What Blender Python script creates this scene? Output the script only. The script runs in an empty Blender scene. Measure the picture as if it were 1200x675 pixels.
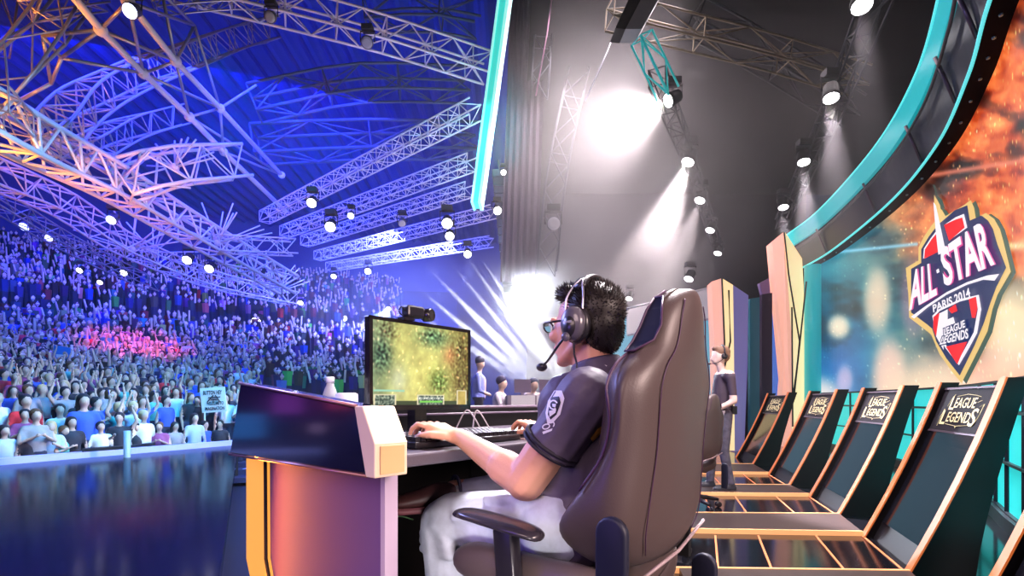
import bpy, bmesh, math, random
from mathutils import Vector, Matrix, noise, geometry
import numpy as np
random.seed(7)
R = math.radians
SC = bpy.context.scene
COL = SC.collection
F = 600.0; HZ = 470.0; CZ = 1.1

def P(px, py, Y):
    """point of the hall that lies at distance Y along the view"""
    return Vector(((px-600)*Y/F, Y, CZ-(py-HZ)*Y/F))
def G(px, py, z=0.0):
    """point of the horizontal plane z"""
    Y = (CZ-z)*F/(py-HZ)
    return Vector(((px-600)*Y/F, Y, z))
def lin(c):
    return tuple(((v/12.92) if v <= .04045 else ((v+.055)/1.055)**2.4) for v in c)
def rgb(r, g, b): return lin((r/255, g/255, b/255))

# ------------------------------------------------------------------ materials
MATS = {}
def mat(name, col=(.5,.5,.5), rough=.5, metal=0.0, emis=None, es=1.0, bump=0, bscale=40, var=0, coat=0, spec=.5, trans=0, ior=1.45, alpha=1):
    if name in MATS: return MATS[name]
    m = bpy.data.materials.new(name); m.use_nodes = True
    nt = m.node_tree; b = nt.nodes['Principled BSDF']
    b.inputs['Base Color'].default_value = (*col, 1)
    b.inputs['Roughness'].default_value = rough
    b.inputs['Metallic'].default_value = metal
    b.inputs['Specular IOR Level'].default_value = spec
    b.inputs['IOR'].default_value = ior
    if coat: b.inputs['Coat Weight'].default_value = coat; b.inputs['Coat Roughness'].default_value = .08
    if trans: b.inputs['Transmission Weight'].default_value = trans
    if emis is not None:
        b.inputs['Emission Color'].default_value = (*emis, 1); b.inputs['Emission Strength'].default_value = es
    if bump or var:
        tc = nt.nodes.new('ShaderNodeTexCoord'); nz = nt.nodes.new('ShaderNodeTexNoise')
        nz.inputs['Scale'].default_value = bscale; nz.inputs['Detail'].default_value = 4
        nt.links.new(tc.outputs['Object'], nz.inputs['Vector'])
        if bump:
            bp = nt.nodes.new('ShaderNodeBump'); bp.inputs['Strength'].default_value = bump; bp.inputs['Distance'].default_value = .01
            nt.links.new(nz.outputs['Fac'], bp.inputs['Height']); nt.links.new(bp.outputs['Normal'], b.inputs['Normal'])
        if var:
            rp = nt.nodes.new('ShaderNodeValToRGB')
            rp.color_ramp.elements[0].position = .35; rp.color_ramp.elements[1].position = .65
            rp.color_ramp.elements[0].color = (*[c*(1-var) for c in col], 1)
            rp.color_ramp.elements[1].color = (*[min(1, c*(1+var)) for c in col], 1)
            nt.links.new(nz.outputs['Fac'], rp.inputs['Fac']); nt.links.new(rp.outputs['Color'], b.inputs['Base Color'])
    MATS[name] = m
    return m
def screen_mat(name, strength=1.0, attr='screen', rough=.3):
    if name in MATS: return MATS[name]
    m = bpy.data.materials.new(name); m.use_nodes = True
    nt = m.node_tree; b = nt.nodes['Principled BSDF']
    a = nt.nodes.new('ShaderNodeAttribute'); a.attribute_name = attr
    b.inputs['Base Color'].default_value = (.01,.01,.01,1); b.inputs['Roughness'].default_value = rough
    nt.links.new(a.outputs['Color'], b.inputs['Emission Color']); b.inputs['Emission Strength'].default_value = strength
    MATS[name] = m; return m
def attr_mat(name, rough=.8, attr='tone'):
    m = bpy.data.materials.new(name); m.use_nodes = True
    nt = m.node_tree; b = nt.nodes['Principled BSDF']
    a = nt.nodes.new('ShaderNodeAttribute'); a.attribute_name = attr
    nt.links.new(a.outputs['Color'], b.inputs['Base Color']); b.inputs['Roughness'].default_value = rough
    MATS[name] = m; return m

# ------------------------------------------------------------------ objects
def tag(o, label=None, cat=None, group=None, kind=None):
    if label: o['label'] = label
    if cat: o['category'] = cat
    if group: o['group'] = group
    if kind: o['kind'] = kind
    return o
def thing(name, label, cat, loc=(0,0,0), rz=0, group=None):
    o = bpy.data.objects.new(name, None); COL.objects.link(o)
    o.location = loc; o.rotation_euler = (0, 0, rz); o.empty_display_size = .1
    return tag(o, label, cat, group)
def link(name, me, parent=None, mats=None):
    o = bpy.data.objects.new(name, me); COL.objects.link(o)
    if mats:
        me.materials.clear()
        for m in (mats if isinstance(mats, (list, tuple)) else [mats]): me.materials.append(m)
    if parent: o.parent = parent
    return o
def obj(name, bm, m, parent=None, smooth=False):
    """link the bmesh as one object; vertices are given in the parent's local frame"""
    me = bpy.data.meshes.new(name); bmesh.ops.recalc_face_normals(bm, faces=bm.faces[:]); bm.to_mesh(me); bm.free()
    if smooth:
        for p in me.polygons: p.use_smooth = True
    return link(name, me, parent, m)
def shift_to_base(o, to=None):
    """put a lone mesh's origin at its base"""
    me = o.data
    co = np.empty(len(me.vertices)*3); me.vertices.foreach_get('co', co); co = co.reshape(-1, 3)
    c = Vector(to) if to is not None else Vector((*((co.min(0)+co.max(0))/2)[:2], co[:, 2].min()))
    me.transform(Matrix.Translation(-c)); o.location = c
    return o
def root_local(root, *kids):
    """kids were modelled in world coordinates: bring them into the root's frame"""
    M = Matrix.Translation(root.location) @ Matrix.Rotation(root.rotation_euler[2], 4, 'Z')
    Mi = M.inverted()
    for k in kids:
        if k.data.get('done') is None:
            k.data.transform(Mi); k.data['done'] = 1
        k.parent = root
def copy_tree(o, parent=None):
    c = o.copy(); COL.objects.link(c); c.parent = parent
    for ch in list(o.children): copy_tree(ch, c)
    return c

def box(bm, c, s, rot=None, bev=0.0, mi=0):
    r = bmesh.ops.create_cube(bm, size=1)
    vs = r['verts']
    bmesh.ops.scale(bm, vec=Vector(s), verts=vs)
    if bev > 0:
        es = list({e for v in vs for e in v.link_edges})
        rb = bmesh.ops.bevel(bm, geom=es, offset=bev, segments=2, affect='EDGES', profile=.5)
        vs = list({v for f in rb['faces'] for v in f.verts} | {v for v in vs if v.is_valid})
        # gather the whole island
        seen = set(vs); st = list(vs)
        while st:
            v = st.pop()
            for e in v.link_edges:
                w = e.other_vert(v)
                if w not in seen: seen.add(w); st.append(w)
        vs = list(seen)
    M = Matrix.Translation(Vector(c)) @ (rot.to_4x4() if rot is not None else Matrix.Identity(4))
    bmesh.ops.transform(bm, matrix=M, verts=vs)
    if mi:
        for f in {f for v in vs for f in v.link_faces}: f.material_index = mi
    return vs
def basis(d, up=Vector((0,0,1))):
    d = d.normalized()
    x = up.cross(d)
    if x.length < 1e-4: x = Vector((1,0,0)).cross(d)
    x.normalize(); y = d.cross(x)
    return x, y, d
def tube(bm, pts, r, n=8, cap=True, mi=0, up=Vector((0,0,1))):
    pts = [Vector(p) for p in pts]
    rs = r if isinstance(r, (list, tuple)) else [r]*len(pts)
    rings = []
    for i, p in enumerate(pts):
        d = (pts[min(i+1, len(pts)-1)]-pts[max(i-1, 0)])
        if d.length < 1e-9: d = Vector((0,0,1))
        x, y, _ = basis(d, up)
        rings.append([bm.verts.new(p+(x*math.cos(2*math.pi*k/n)+y*math.sin(2*math.pi*k/n))*rs[i]) for k in range(n)])
    for a, b in zip(rings, rings[1:]):
        for k in range(n):
            f = bm.faces.new((a[k], a[(k+1) % n], b[(k+1) % n], b[k])); f.material_index = mi; f.smooth = True
    if cap:
        f = bm.faces.new(rings[0][::-1]); f.material_index = mi
        f = bm.faces.new(rings[-1]); f.material_index = mi
    return rings
def prism(bm, poly, d, mi=0):
    """closed polygon (3-D points) swept by vector d"""
    a = [bm.verts.new(Vector(p)) for p in poly]; b = [bm.verts.new(Vector(p)+Vector(d)) for p in poly]
    n = len(a); fs = [bm.faces.new(a[::-1]), bm.faces.new(b)]
    for k in range(n): fs.append(bm.faces.new((a[k], a[(k+1) % n], b[(k+1) % n], b[k])))
    for f in fs: f.material_index = mi
    return fs
def loft(bm, rings, cap=True, mi=0, closed=True, smooth=True):
    vr = [[bm.verts.new(Vector(p)) for p in r] for r in rings]
    n = len(vr[0])
    for a, b in zip(vr, vr[1:]):
        for k in range(n if closed else n-1):
            f = bm.faces.new((a[k], a[(k+1) % n], b[(k+1) % n], b[k])); f.material_index = mi; f.smooth = smooth
    if cap:
        f = bm.faces.new(vr[0][::-1]); f.material_index = mi
        f = bm.faces.new(vr[-1]); f.material_index = mi
    return vr
def lathe(bm, prof, c=(0,0,0), n=24, M=None, mi=0):
    rings = []
    for r, z in prof:
        ring = [Vector((r*math.cos(2*math.pi*k/n), r*math.sin(2*math.pi*k/n), z)) for k in range(n)]
        if M is not None: ring = [M @ p for p in ring]
        rings.append([p+Vector(c) for p in ring])
    return loft(bm, rings, mi=mi)
def aim(d):
    """matrix turning +Z to d"""
    return Vector(d).to_track_quat('Z', 'Y').to_matrix()
def evald(o, mods):
    """apply modifiers [(type, {attrs})] and return a clean mesh"""
    for t, kw in mods:
        m = o.modifiers.new(t, t)
        for k, v in kw.items(): setattr(m, k, v)
    dg = bpy.context.evaluated_depsgraph_get()
    me = bpy.data.meshes.new_from_object(o.evaluated_get(dg))
    o.modifiers.clear(); o.data = me
    for p in me.polygons: p.use_smooth = True
    return o
def capsule(bm, a, b, ra, rb, n=12):
    a, b = Vector(a), Vector(b); d = b-a; L_ = d.length
    if L_ < 1e-6: d = Vector((0,0,1)); L_ = 1e-6
    x, y, d = basis(d)
    sa = max(-.95, min(.95, (ra-rb)/L_)); th = math.asin(sa)      # tangent cone angle
    rings = []
    def ring(c, r, h): rings.append([c+d*h+(x*math.cos(2*math.pi*k/n)+y*math.sin(2*math.pi*k/n))*r for k in range(n)])
    lo = [-math.pi/2+.12+(math.pi/2-.12+th)*i/4 for i in range(5)]; hi = [th+(math.pi/2-.12-th)*i/4 for i in range(5)]
    for t in lo: ring(a, ra*math.cos(t), ra*math.sin(t))
    for t in hi: ring(b, rb*math.cos(t), rb*math.sin(t))
    loft(bm, rings)
def ellipsoid(bm, c, r, rot=None, sub=3):
    M = Matrix.Translation(Vector(c)) @ (rot.to_4x4() if rot is not None else Matrix.Identity(4)) @ Matrix.Diagonal((*r, 1))
    return bmesh.ops.create_icosphere(bm, subdivisions=sub, radius=1, matrix=M)['verts']
def organic(name, build, m, parent=None, voxel=.008, smooth=3, fac=.5, decimate=None):
    bm = bmesh.new(); build(bm)
    bmesh.ops.recalc_face_normals(bm, faces=bm.faces[:])
    o = obj(name, bm, m, parent)
    mods = [('REMESH', dict(mode='VOXEL', voxel_size=voxel, adaptivity=0)), ('SMOOTH', dict(factor=fac, iterations=smooth))]
    if decimate: mods.append(('DECIMATE', dict(ratio=decimate)))
    return evald(o, mods)

# text as flat triangles in the unit box, x to the right, y up
_tx = {}
def text_tris(s, bold=.02, shear=0.0):
    key = (s, bold, shear)
    if key in _tx: return _tx[key]
    cu = bpy.data.curves.new('lettering', 'FONT'); cu.body = s; cu.offset = bold; cu.shear = shear; cu.resolution_u = 3
    o = bpy.data.objects.new('lettering', cu); COL.objects.link(o)
    dg = bpy.context.evaluated_depsgraph_get(); dg.update()
    me = bpy.data.meshes.new_from_object(o.evaluated_get(dg))
    co = [(v.co.x, v.co.y) for v in me.vertices]
    fs = [tuple(p.vertices) for p in me.polygons]
    bpy.data.objects.remove(o); bpy.data.curves.remove(cu); bpy.data.meshes.remove(me)
    xs = [c[0] for c in co]; ys = [c[1] for c in co]
    x0, x1, y0, y1 = min(xs), max(xs), min(ys), max(ys)
    co = [((x-x0)/(x1-x0), (y-y0)/(y1-y0)) for x, y in co]
    _tx[key] = (co, fs); return _tx[key]
def put_text(bm, s, fmap, bold=.02, mi=0):
    co, fs = text_tris(s, bold)
    vs = [bm.verts.new(fmap(u, v)) for u, v in co]
    for f in fs:
        try:
            q = bm.faces.new([vs[i] for i in f]); q.material_index = mi
        except ValueError: pass
def spline(pts, n):
    """dense Catmull-Rom polyline"""
    pts = [Vector(p) for p in pts]
    q = [2*pts[0]-pts[1]]+pts+[2*pts[-1]-pts[-2]]
    out = []
    for i in range(1, len(q)-2):
        for k in range(n):
            t = k/n; a, b, c, d = q[i-1], q[i], q[i+1], q[i+2]
            out.append(.5*((2*b)+(c-a)*t+(2*a-5*b+4*c-d)*t*t+(3*b-a-3*c+d)*t**3))
    out.append(pts[-1]); return out
def set_colors(me, name, cols):
    at = me.color_attributes.new(name, 'FLOAT_COLOR', 'POINT')
    a = np.ones((len(me.vertices), 4), dtype=np.float32); a[:, :3] = np.array(cols, dtype=np.float32)
    at.data.foreach_set('color', a.ravel())
# ================================================================== camera, world
cam = bpy.data.cameras.new('camera'); cam.sensor_width = 36; cam.lens = 36*F/1200
cam.shift_y = (HZ-337.5)/1200; cam.clip_end = 300; cam.clip_start = .05
co_ = bpy.data.objects.new('camera', cam); COL.objects.link(co_)
co_.location = (0, 0, CZ); co_.rotation_euler = (R(90), 0, 0); SC.camera = co_
w = bpy.data.worlds.new('world'); SC.world = w; w.use_nodes = True
w.node_tree.nodes['Background'].inputs[0].default_value = (.02, .03, .09, 1)
w.node_tree.nodes['Background'].inputs[1].default_value = .25
SC.view_settings.view_transform = 'Standard'; SC.view_settings.look = 'None'
SC.view_settings.gamma = 1; SC.view_settings.use_curve_mapping = False; SC.view_settings.exposure = 0
SC.cycles.use_denoising = True
SC.cycles.volume_bounces = 0; SC.cycles.max_bounces = 5; SC.cycles.diffuse_bounces = 2; SC.cycles.glossy_bounces = 3
SC.cycles.volume_max_steps = 32; SC.cycles.sample_clamp_indirect = 4; SC.cycles.sample_clamp_direct = 0
SC.cycles.caustics_reflective = False; SC.cycles.caustics_refractive = False

# ================================================================== setting: floor
m_floor = mat('gloss_black_floor', (.005,.005,.007), .11, spec=.55, bump=.06, bscale=3)
m_apron = mat('gloss_blue_floor', (.002,.003,.012), .13, ior=1.1, bump=.12, bscale=1.6)
m_dark = mat('matte_black', (.006,.006,.008), .8)
m_cloth = mat('black_cloth', (.012,.011,.015), .9)
rim = spline([(-10.4,3.0,0), (-9.9,6.0,0), (-8.8,8.8,0), (-6.9,12.9,0)], 8)
bm = bmesh.new()
poly = [Vector((-1.9,3.0,0))]+rim[::-1]+[Vector((-6.0,-1,0)), Vector((-1.9,-1,0))]
poly = [Vector((-6.9,12.9,0))]+[]  # replaced below
outer = rim[::-1]
poly = outer+[Vector((-10.4,-1.5,0)), Vector((-1.0,-1.5,0)), Vector((-1.83,3.2,0))]
prism(bm, poly, (0,0,-.12))
o = obj('floor_apron', bm, m_apron); tag(o, kind='structure')
# lit blue rim along the edge of the apron
bm = bmesh.new()
for a, b in zip(rim, rim[1:]):
    d = (b-a).normalized(); nrm = Vector((-d.y, d.x, 0))
    prism(bm, [a-nrm*.05, b-nrm*.05, b+nrm*.22, a+nrm*.22], (0,0,.11))
m_rim = mat('lit_rim', (.35,.4,.8), .35, emis=rgb(110,125,235), es=.85)
tag(obj('trim_apron_edge', bm, m_rim), kind='structure')
bm = bmesh.new()
poly = [(-1.0,-1.5,0), (9,-1.5,0), (9,16,0), (-3.2,16,0), (-2.2,6.5,0), (-1.2,3.0,0)]
prism(bm, poly, (0,0,-.12))
tag(obj('floor', bm, m_floor), kind='structure')
# sunken strip between the apron and the stage, and the hall floor
bm = bmesh.new(); box(bm, (-20,28,-.95), (70,66,.1))
tag(obj('floor_hall', bm, mat('hall_floor', (.01,.012,.03), .5)), kind='structure')
bm = bmesh.new()
prism(bm, [(-6.95,13.2,-.9), (-3.2,16,-.9), (-3.2,16.2,-.9), (-6.95,13.4,-.9)], (0,0,.25))
tag(obj('trim_pit_edge', bm, m_rim), kind='structure')
# skirt of the stage
bm = bmesh.new()
for a, b in zip(rim, rim[1:]):
    vs = [bm.verts.new(p) for p in (a-Vector((0,0,.12)), b-Vector((0,0,.12)), b-Vector((0,0,.9)), a-Vector((0,0,.9)))]
    bm.faces.new(vs)
tag(obj('trim_skirt', bm, m_cloth), kind='structure')
# player riser
HX, HY = .2, 1.42
FV = Vector((-.769,.639,0)); LV = Vector((.639,.769,0))
def B(f, l, z): return Vector((HX, HY, 0))+FV*f+LV*l+Vector((0,0,z))
bm = bmesh.new()
prism(bm, [B(-.75,-1.4,.0), B(-.75,1.2,0), B(1.25,1.2,0), B(1.25,-1.4,0)], (0,0,.2))
box(bm, (.6,10.1,.1), (3.6,3.0,.2))
tag(obj('floor_riser', bm, mat('riser_carpet', (.01,.01,.013), .85)), kind='structure')

# orange inlaid light lines of the right stage floor and the brown walkways between them
m_line = mat('amber_line', (.5,.3,.15), .4, emis=rgb(255,172,110), es=.85)
m_line2 = mat('amber_line_dim', (.6,.2,.08), .4, emis=rgb(215,105,60), es=.6)
m_walk = mat('brown_walkway', (.032,.020,.018), .4, bump=.1, bscale=60)
pods = [ # base corners (left, right) of the five leaning panels: far to near
    ((4.37,10.0), (4.09,8.7)), ((3.84,7.67), (3.54,6.53)), ((3.42,5.9), (3.1,4.85)), ((2.86,4.18), (2.5,3.22)), ((2.2,2.5), (1.75,1.6))]
ends = [2.3, 2.0, 1.5, 1.15]
walk_ends = [2.0, 1.6, 1.3, .95]
def strip(bm, a, b, w, h):
    a, b = Vector((*a, 0)), Vector((*b, 0)); d = (b-a).normalized(); n = Vector((-d.y, d.x, 0))*w/2
    prism(bm, [a-n, b-n, b+n, a+n], (0,0,h))
for i in range(4):
    far = Vector((*pods[i][1], 0)); near = Vector((*pods[i+1][0], 0))
    xe = walk_ends[i]
    bm = bmesh.new()
    fa = far+Vector((0,.0,0)); na = near
    prism(bm, [fa, Vector((xe+.12, fa.y+.06, 0)), Vector((xe, na.y+.1, 0)), na], (0,0,.035))
    o = obj('trim_walkway', bm, m_walk); tag(o, kind='structure')
    bm = bmesh.new()
    strip(bm, (xe, fa.y+.06), (fa.x, fa.y), .018, .040); strip(bm, (xe, na.y+.1), (na.x, na.y), .022, .040)
    tag(obj('trim_light_line', bm, m_line), kind='structure')
    # lines running on towards the next walkway
    bm = bmesh.new()
    p0 = Vector((*pods[i+1][0], 0)); p1 = Vector((*pods[i+1][1], 0))
    for k, off in enumerate((0, .38, .85, 1.2)):
        if p0.x-off < xe+.1: continue
        strip(bm, (p0.x-off, p0.y), (p1.x-off*1.0, p1.y), .014, .005)
    tag(obj('trim_inlay', bm, m_line2), kind='structure')

# ================================================================== LED wall on its curve
W = spline([(3.0,2.0,0), (3.45,3.1,0), (4.15,4.2,0), (4.83,5.16,0), (5.69,6.6,0), (6.48,8.5,0), (7.2,11.2,0), (7.4,12.9,0)], 10)
def wallY(Y):
    for a, b in zip(W, W[1:]):
        if a.y <= Y <= b.y: return a.lerp(b, (Y-a.y)/(b.y-a.y))
    return W[0] if Y < W[0].y else W[-1]
def wall_hit(px, py, off=0.0):
    r = (px-600)/F
    lo, hi = 2.0, 12.9
    for _ in range(30):
        m_ = (lo+hi)/2
        if wallY(m_).x/m_ > r: lo = m_
        else: hi = m_
    Y = (lo+hi)/2; p = wallY(Y)
    d = (wallY(min(Y+.15, 12.9))-wallY(max(Y-.15, 2.0))).normalized(); n = Vector((-d.y, d.x, 0))
    q = p+n*off
    return Vector((q.x, q.y, CZ-(py-HZ)*Y/F))
ZB, ZT = 1.3, 4.45
def ex(v): return math.exp(max(-60, min(60, v)))
def fbm(x, y, z=0, o=4):
    s = 0; a = .5
    for _ in range(o):
        s += a*noise.noise((x, y, z)); x *= 2.1; y *= 2.1; a *= .55
    return s
blobs = [ # px, py, rx, ry, colour, weight
    (983,383,12,13,(255,235,205),1), (1028,352,15,36,(250,220,190),.95), (1042,440,18,40,(255,210,190),1.0), (960,470,25,25,(255,235,225),1),
    (990,445,9,16,(225,190,225),.8), (1080,300,22,30,(150,90,70),.35), (1095,470,60,45,(255,225,190),1), (1190,390,40,60,(255,235,190),1),
    (1165,435,40,26,(255,190,160),.6), (1070,350,14,40,(190,140,170),.6), (1200,470,40,30,(245,150,110),.6)]
def led_colour(px, py):
    t = (px-945)/255.0
    n1 = fbm(px*.012+3, py*.02, 1.3); n2 = fbm(px*.05, py*.06, 4.2, 5)
    teal = np.array((8,110,135)) + np.array((0,60,60))*n1*1.5
    blue = np.array((10,85,165)) + np.array((0,50,70))*n1
    orange = np.array((215,85,35)) + np.array((120,120,80))*(n2*1.2+n1)
    base = teal
    kb = min(1, max(0, (py-340)/90)) * min(1, max(0, 1-abs(px-985)/70))
    base = base*(1-kb)+blue*kb
    # the orange galaxy takes the upper right
    ko = ((px-1000)*.9-(py-262)*.35)/95.0+n1*.9
    ko = 1/(1+ex(-4*(ko-.55)))
    c = base*(1-ko)+orange*ko
    if n1 < -.02: c = c*(1+min(.85, -n1*3.0)*(-1 if ko > .3 else -.5))
    kp = min(1, max(0, (py-390)/80)) * min(1, max(0, (px-1010)/60))
    c = c*(1-kp*.75)+np.array((250,170,150))*kp*.75
    for bx, by, rx, ry, bc, wt in blobs:
        d = ((px-bx)/rx)**2+((py-by)/ry)**2
        k = wt*(1/(1+ex(2.6*(d-1))))
        c = c*(1-k)+np.array(bc)*k
    # streaks of light
    for y0, sl, x0, x1, cc, wd in ((297,-.10,965,1075,(150,225,255),2.0), (212,-.16,1050,1200,(255,140,110),3.0), (290,-.07,1165,1200,(255,245,180),5.0)):
        if x0 <= px <= x1:
            k = ex(-((py-(y0+sl*(px-x0)))/wd)**2)*.8; c = c*(1-k)+np.array(cc)*k
    # sparks
    h = noise.cell((px*.45, py*.45, 3.3)) if False else noise.noise((px*.55, py*.4, 9.1))
    if h > .48: c = c+np.array((255,190,120))*(h-.48)*4*(ko+.25)
    return lin(np.clip(c, 2, 255)/255)
# dense columns along the wall
cols = []
arc = [W[10*1]]
for a, b in zip(W[10:], W[11:]):
    cols += [a.lerp(b, k/5) for k in range(5)]
cols.append(W[-1])
NZ = 110
bm = bmesh.new(); grid = []; cl = []
for p in cols:
    col_ = []
    for k in range(NZ+1):
        z = ZB+(ZT-ZB)*k/NZ
        col_.append(bm.verts.new((p.x, p.y, z)))
        cl.append(led_colour(600+p.x*F/p.y, HZ-(z-CZ)*F/p.y))
    grid.append(col_)
for a, b in zip(grid, grid[1:]):
    for k in range(NZ): bm.faces.new((a[k], a[k+1], b[k+1], b[k]))
led = thing('led_wall', 'huge curved LED screen showing an orange and teal galaxy with an event emblem', 'screen', (5.7,6.6,1.3))
me = bpy.data.meshes.new('screen'); bm.to_mesh(me); bm.free()
set_colors(me, 'screen', cl)
s_ = link('screen', me, None, screen_mat('led_galaxy', 1.05)); root_local(led, s_)
# back and lower sill of the screen
bm = bmesh.new()
loft(bm, [[p+Vector((.04,-.02,ZB-.03)), p+Vector((.3,-.15,ZB-.03)), p+Vector((.3,-.15,ZT)), p+Vector((.04,-.02,ZT))] for p in W[10:]], smooth=False)
root_local(led, obj('casing', bm, m_dark))

# ---- the emblem, shapes laid onto the wall surface
def lay(name, polys, m, off, parent=led, lab=None):
    bm = bmesh.new()
    for poly in polys:
        tri = geometry.tessellate_polygon([[Vector((x, y, 0)) for x, y in poly]])
        vs = [bm.verts.new((x, y, 0)) for x, y in poly]
        for t in tri:
            try: bm.faces.new([vs[i] for i in t])
            except ValueError: pass
    for _ in range(3):
        es = [e for e in bm.edges if e.calc_length() > 9]
        if es: bmesh.ops.subdivide_edges(bm, edges=es, cuts=1); bmesh.ops.triangulate(bm, faces=[f for f in bm.faces if len(f.verts) > 3])
    for v in bm.verts: v.co = wall_hit(v.co.x, v.co.y, off)
    o = obj(name, bm, m); root_local(parent, o)
    if lab: o['label'] = lab
    return o
def glow(name, c, es=1.0): return mat(name, (.01,.01,.01), .5, emis=rgb(*c), es=es)
m_tan = glow('emblem_gold', (240,200,120)); m_navy = glow('emblem_navy', (16,38,92)); m_red = glow('emblem_red', (252,4,22), 1.05)
m_white = glow('emblem_white', (255,246,255)); m_green = glow('emblem_shadow', (52,84,70))
top_out = [(1106,246),(1110,253),(1132,240),(1140,234),(1144,243),(1146,255),(1151,253),(1158,249),(1168,256),(1175,268),(1179,282),(1188,318)]
outline = [(1063,314),(1078,305),(1078,290),(1084,278),(1092,266),(1100,256),(1098,240)]+top_out+[(1172,345),(1166,362),(1160,388),(1148,412),(1129,449),(1118,436),(1103,415),(1093,392),(1088,388),(1067,372),(1066,345)]
lay('emblem_shadow', [[(x+5, y+1) for x, y in outline]], m_green, .012)
lay('emblem_border', [outline], m_tan, .018)
lay('emblem_spire', [[(1096,216),(1098,217),(1101,229),(1107,234),(1110,244),(1106,243),(1102,236)]], m_green, .024)
lay('emblem_spire_light', [[(1097,228),(1103,238),(1107,252),(1100,256),(1097,244)]], m_tan, .022)
navy = [(1070,315),(1082,308),(1082,292),(1091,277),(1102,263),(1108,258),(1122,246),(1137,240),(1140,258),(1154,252),(1162,258),(1168,268),(1173,285),(1184,313),(1172,336),(1165,354),(1157,378),(1146,404),(1128,440),(1112,420),(1100,400),(1095,385),(1089,380),(1070,366)]
lay('emblem_field', [navy], m_navy, .026)
lay('emblem_white_band', [[(1085,303),(1086,291),(1094,279),(1101,270),(1104,287),(1104,294)], [(1112,262),(1124,254),(1134,250),(1138,266),(1118,280)]], m_white, .034)
lay('emblem_red_field', [[(1087,303),(1088,292),(1096,280),(1102,273),(1105,294)], [(1111,263),(1124,257),(1133,254),(1136,266),(1117,282)]], m_red, .042)
lay('emblem_tower', [[(1099,236),(1102,240),(1107,262),(1114,294),(1105,298),(1102,272)]], m_white, .05)
# lower shield
lay('emblem_shield_line', [[(1096,370),(1104,362),(1130,350),(1152,345),(1155,362),(1150,390),(1140,408),(1128,428),(1112,408),(1100,390)]], m_white, .034)
lay('emblem_shield', [[(1099,371),(1106,364),(1130,353),(1150,348),(1152,362),(1147,389),(1138,405),(1128,423),(1114,405),(1103,388)]], m_navy, .042)
lay('emblem_shield_red', [[(1099,371),(1107,366),(1107,378),(1102,394),(1099,385)], [(1142,350),(1151,347),(1153,360),(1150,372),(1146,372)], [(1114,406),(1140,400),(1128,427)], [(1117,362),(1126,356),(1128,364),(1121,367)]], m_red, .05)
lay('emblem_letter', [[(1107,367),(1117,362),(1117,374),(1124,371),(1126,378),(1118,382),(1112,400),(1112,410),(1103,394)]], m_white, .056)
lay('emblem_swoosh', [[(1072,371),(1090,358),(1115,342),(1140,330),(1165,322),(1180,320),(1174,328),(1160,327),(1140,333),(1115,345),(1092,360),(1076,373)]], m_white, .05)
def wall_text(name, s, quad, m, off, bold=.02):
    """quad: bottom-left, bottom-right, top-right, top-left in the photograph's frame"""
    bl, br, tr, tl = [Vector((*q, 0)) for q in quad]
    bm = bmesh.new()
    def fm(u, v):
        q = (bl.lerp(br, u)).lerp(tl.lerp(tr, u), v); return wall_hit(q.x, q.y, off)
    put_text(bm, s, fm, bold)
    o = obj(name, bm, m); root_local(led, o); return o
m_pink = glow('emblem_letter_edge', (225,60,150))
for nm, mm, dx, off, bd in (('lettering_edge', m_pink, .8, .058, .045), ('lettering', m_white, 0, .064, .03)):
    wall_text(nm, 'ALL', [(1071+dx,364),(1105+dx,345),(1100+dx,306),(1074+dx,317)], mm, off, bd)
    wall_text(nm, 'STAR', [(1114+dx,336),(1177+dx,309),(1164+dx,254),(1108+dx,292)], mm, off, bd)
lay('lettering_dot', [[(1104,316),(1107,314),(1108,318),(1105,320)]], m_white, .064)
wall_text('lettering_city', 'PARIS 2014', [(1100,366),(1146,347),(1144,336),(1099,357)], m_white, .06, .03)
wall_text('lettering_outline', 'LEAGUE', [(1112.5,394.5),(1141,384),(1140,372.5),(1111.5,384)], m_navy, .061, .14)
wall_text('lettering_outline', 'LEGENDS', [(1106.5,405.5),(1145,397.5),(1144.5,382.5),(1110.5,393)], m_navy, .061, .14)
wall_text('lettering_game', 'LEAGUE', [(1114,393),(1140,383),(1139,374),(1113,385)], m_white, .066, .03)
wall_text('lettering_game', 'LEGENDS', [(1108,404),(1144,396),(1143,384),(1112,394)], m_white, .066, .03)

# ---- teal backlit panels below the screen
m_teal = mat('teal_backlit', (.02,.35,.36), .35, emis=rgb(25,200,195), es=1.0, var=0)
m_pale = mat('pale_teal_backlit', (.3,.55,.55), .35, emis=rgb(150,210,210), es=.9)
m_frame = mat('dark_wall_frame', (.01,.014,.02), .4)
bm = bmesh.new()
WL = [p+Vector((-.02,.01,0)) for p in W]
def band(bm, z0, z1, off, mi=0, pts=None, th=.05):
    pts = pts or W
    loft(bm, [[p+Vector((off, -off*.5, z0)), p+Vector((off+th, -(off+th)*.5, z0)), p+Vector((off+th, -(off+th)*.5, z1)), p+Vector((off, -off*.5, z1))] for p in pts], smooth=False, mi=mi)
band(bm, .12, .55, 0, 0); band(bm, .57, 1.0, 0, 0); band(bm, 1.02, 1.27, 0, 1)
o = obj('wall_screen_base', bm, [m_teal, m_pale]); tag(o, kind='structure')
bm = bmesh.new(); band(bm, 0, 1.3, .07); 
for z in (.12, .56, 1.0, 1.28): band(bm, z-.012, z+.012, -.03, th=.12)
for p in W[3::5]: box(bm, (p.x-.01, p.y, .65), (.03,.03,1.26))
band(bm, 0, .12, -.06, th=.2)
tag(obj('wall_screen_frame', bm, m_frame), kind='structure')

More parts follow.
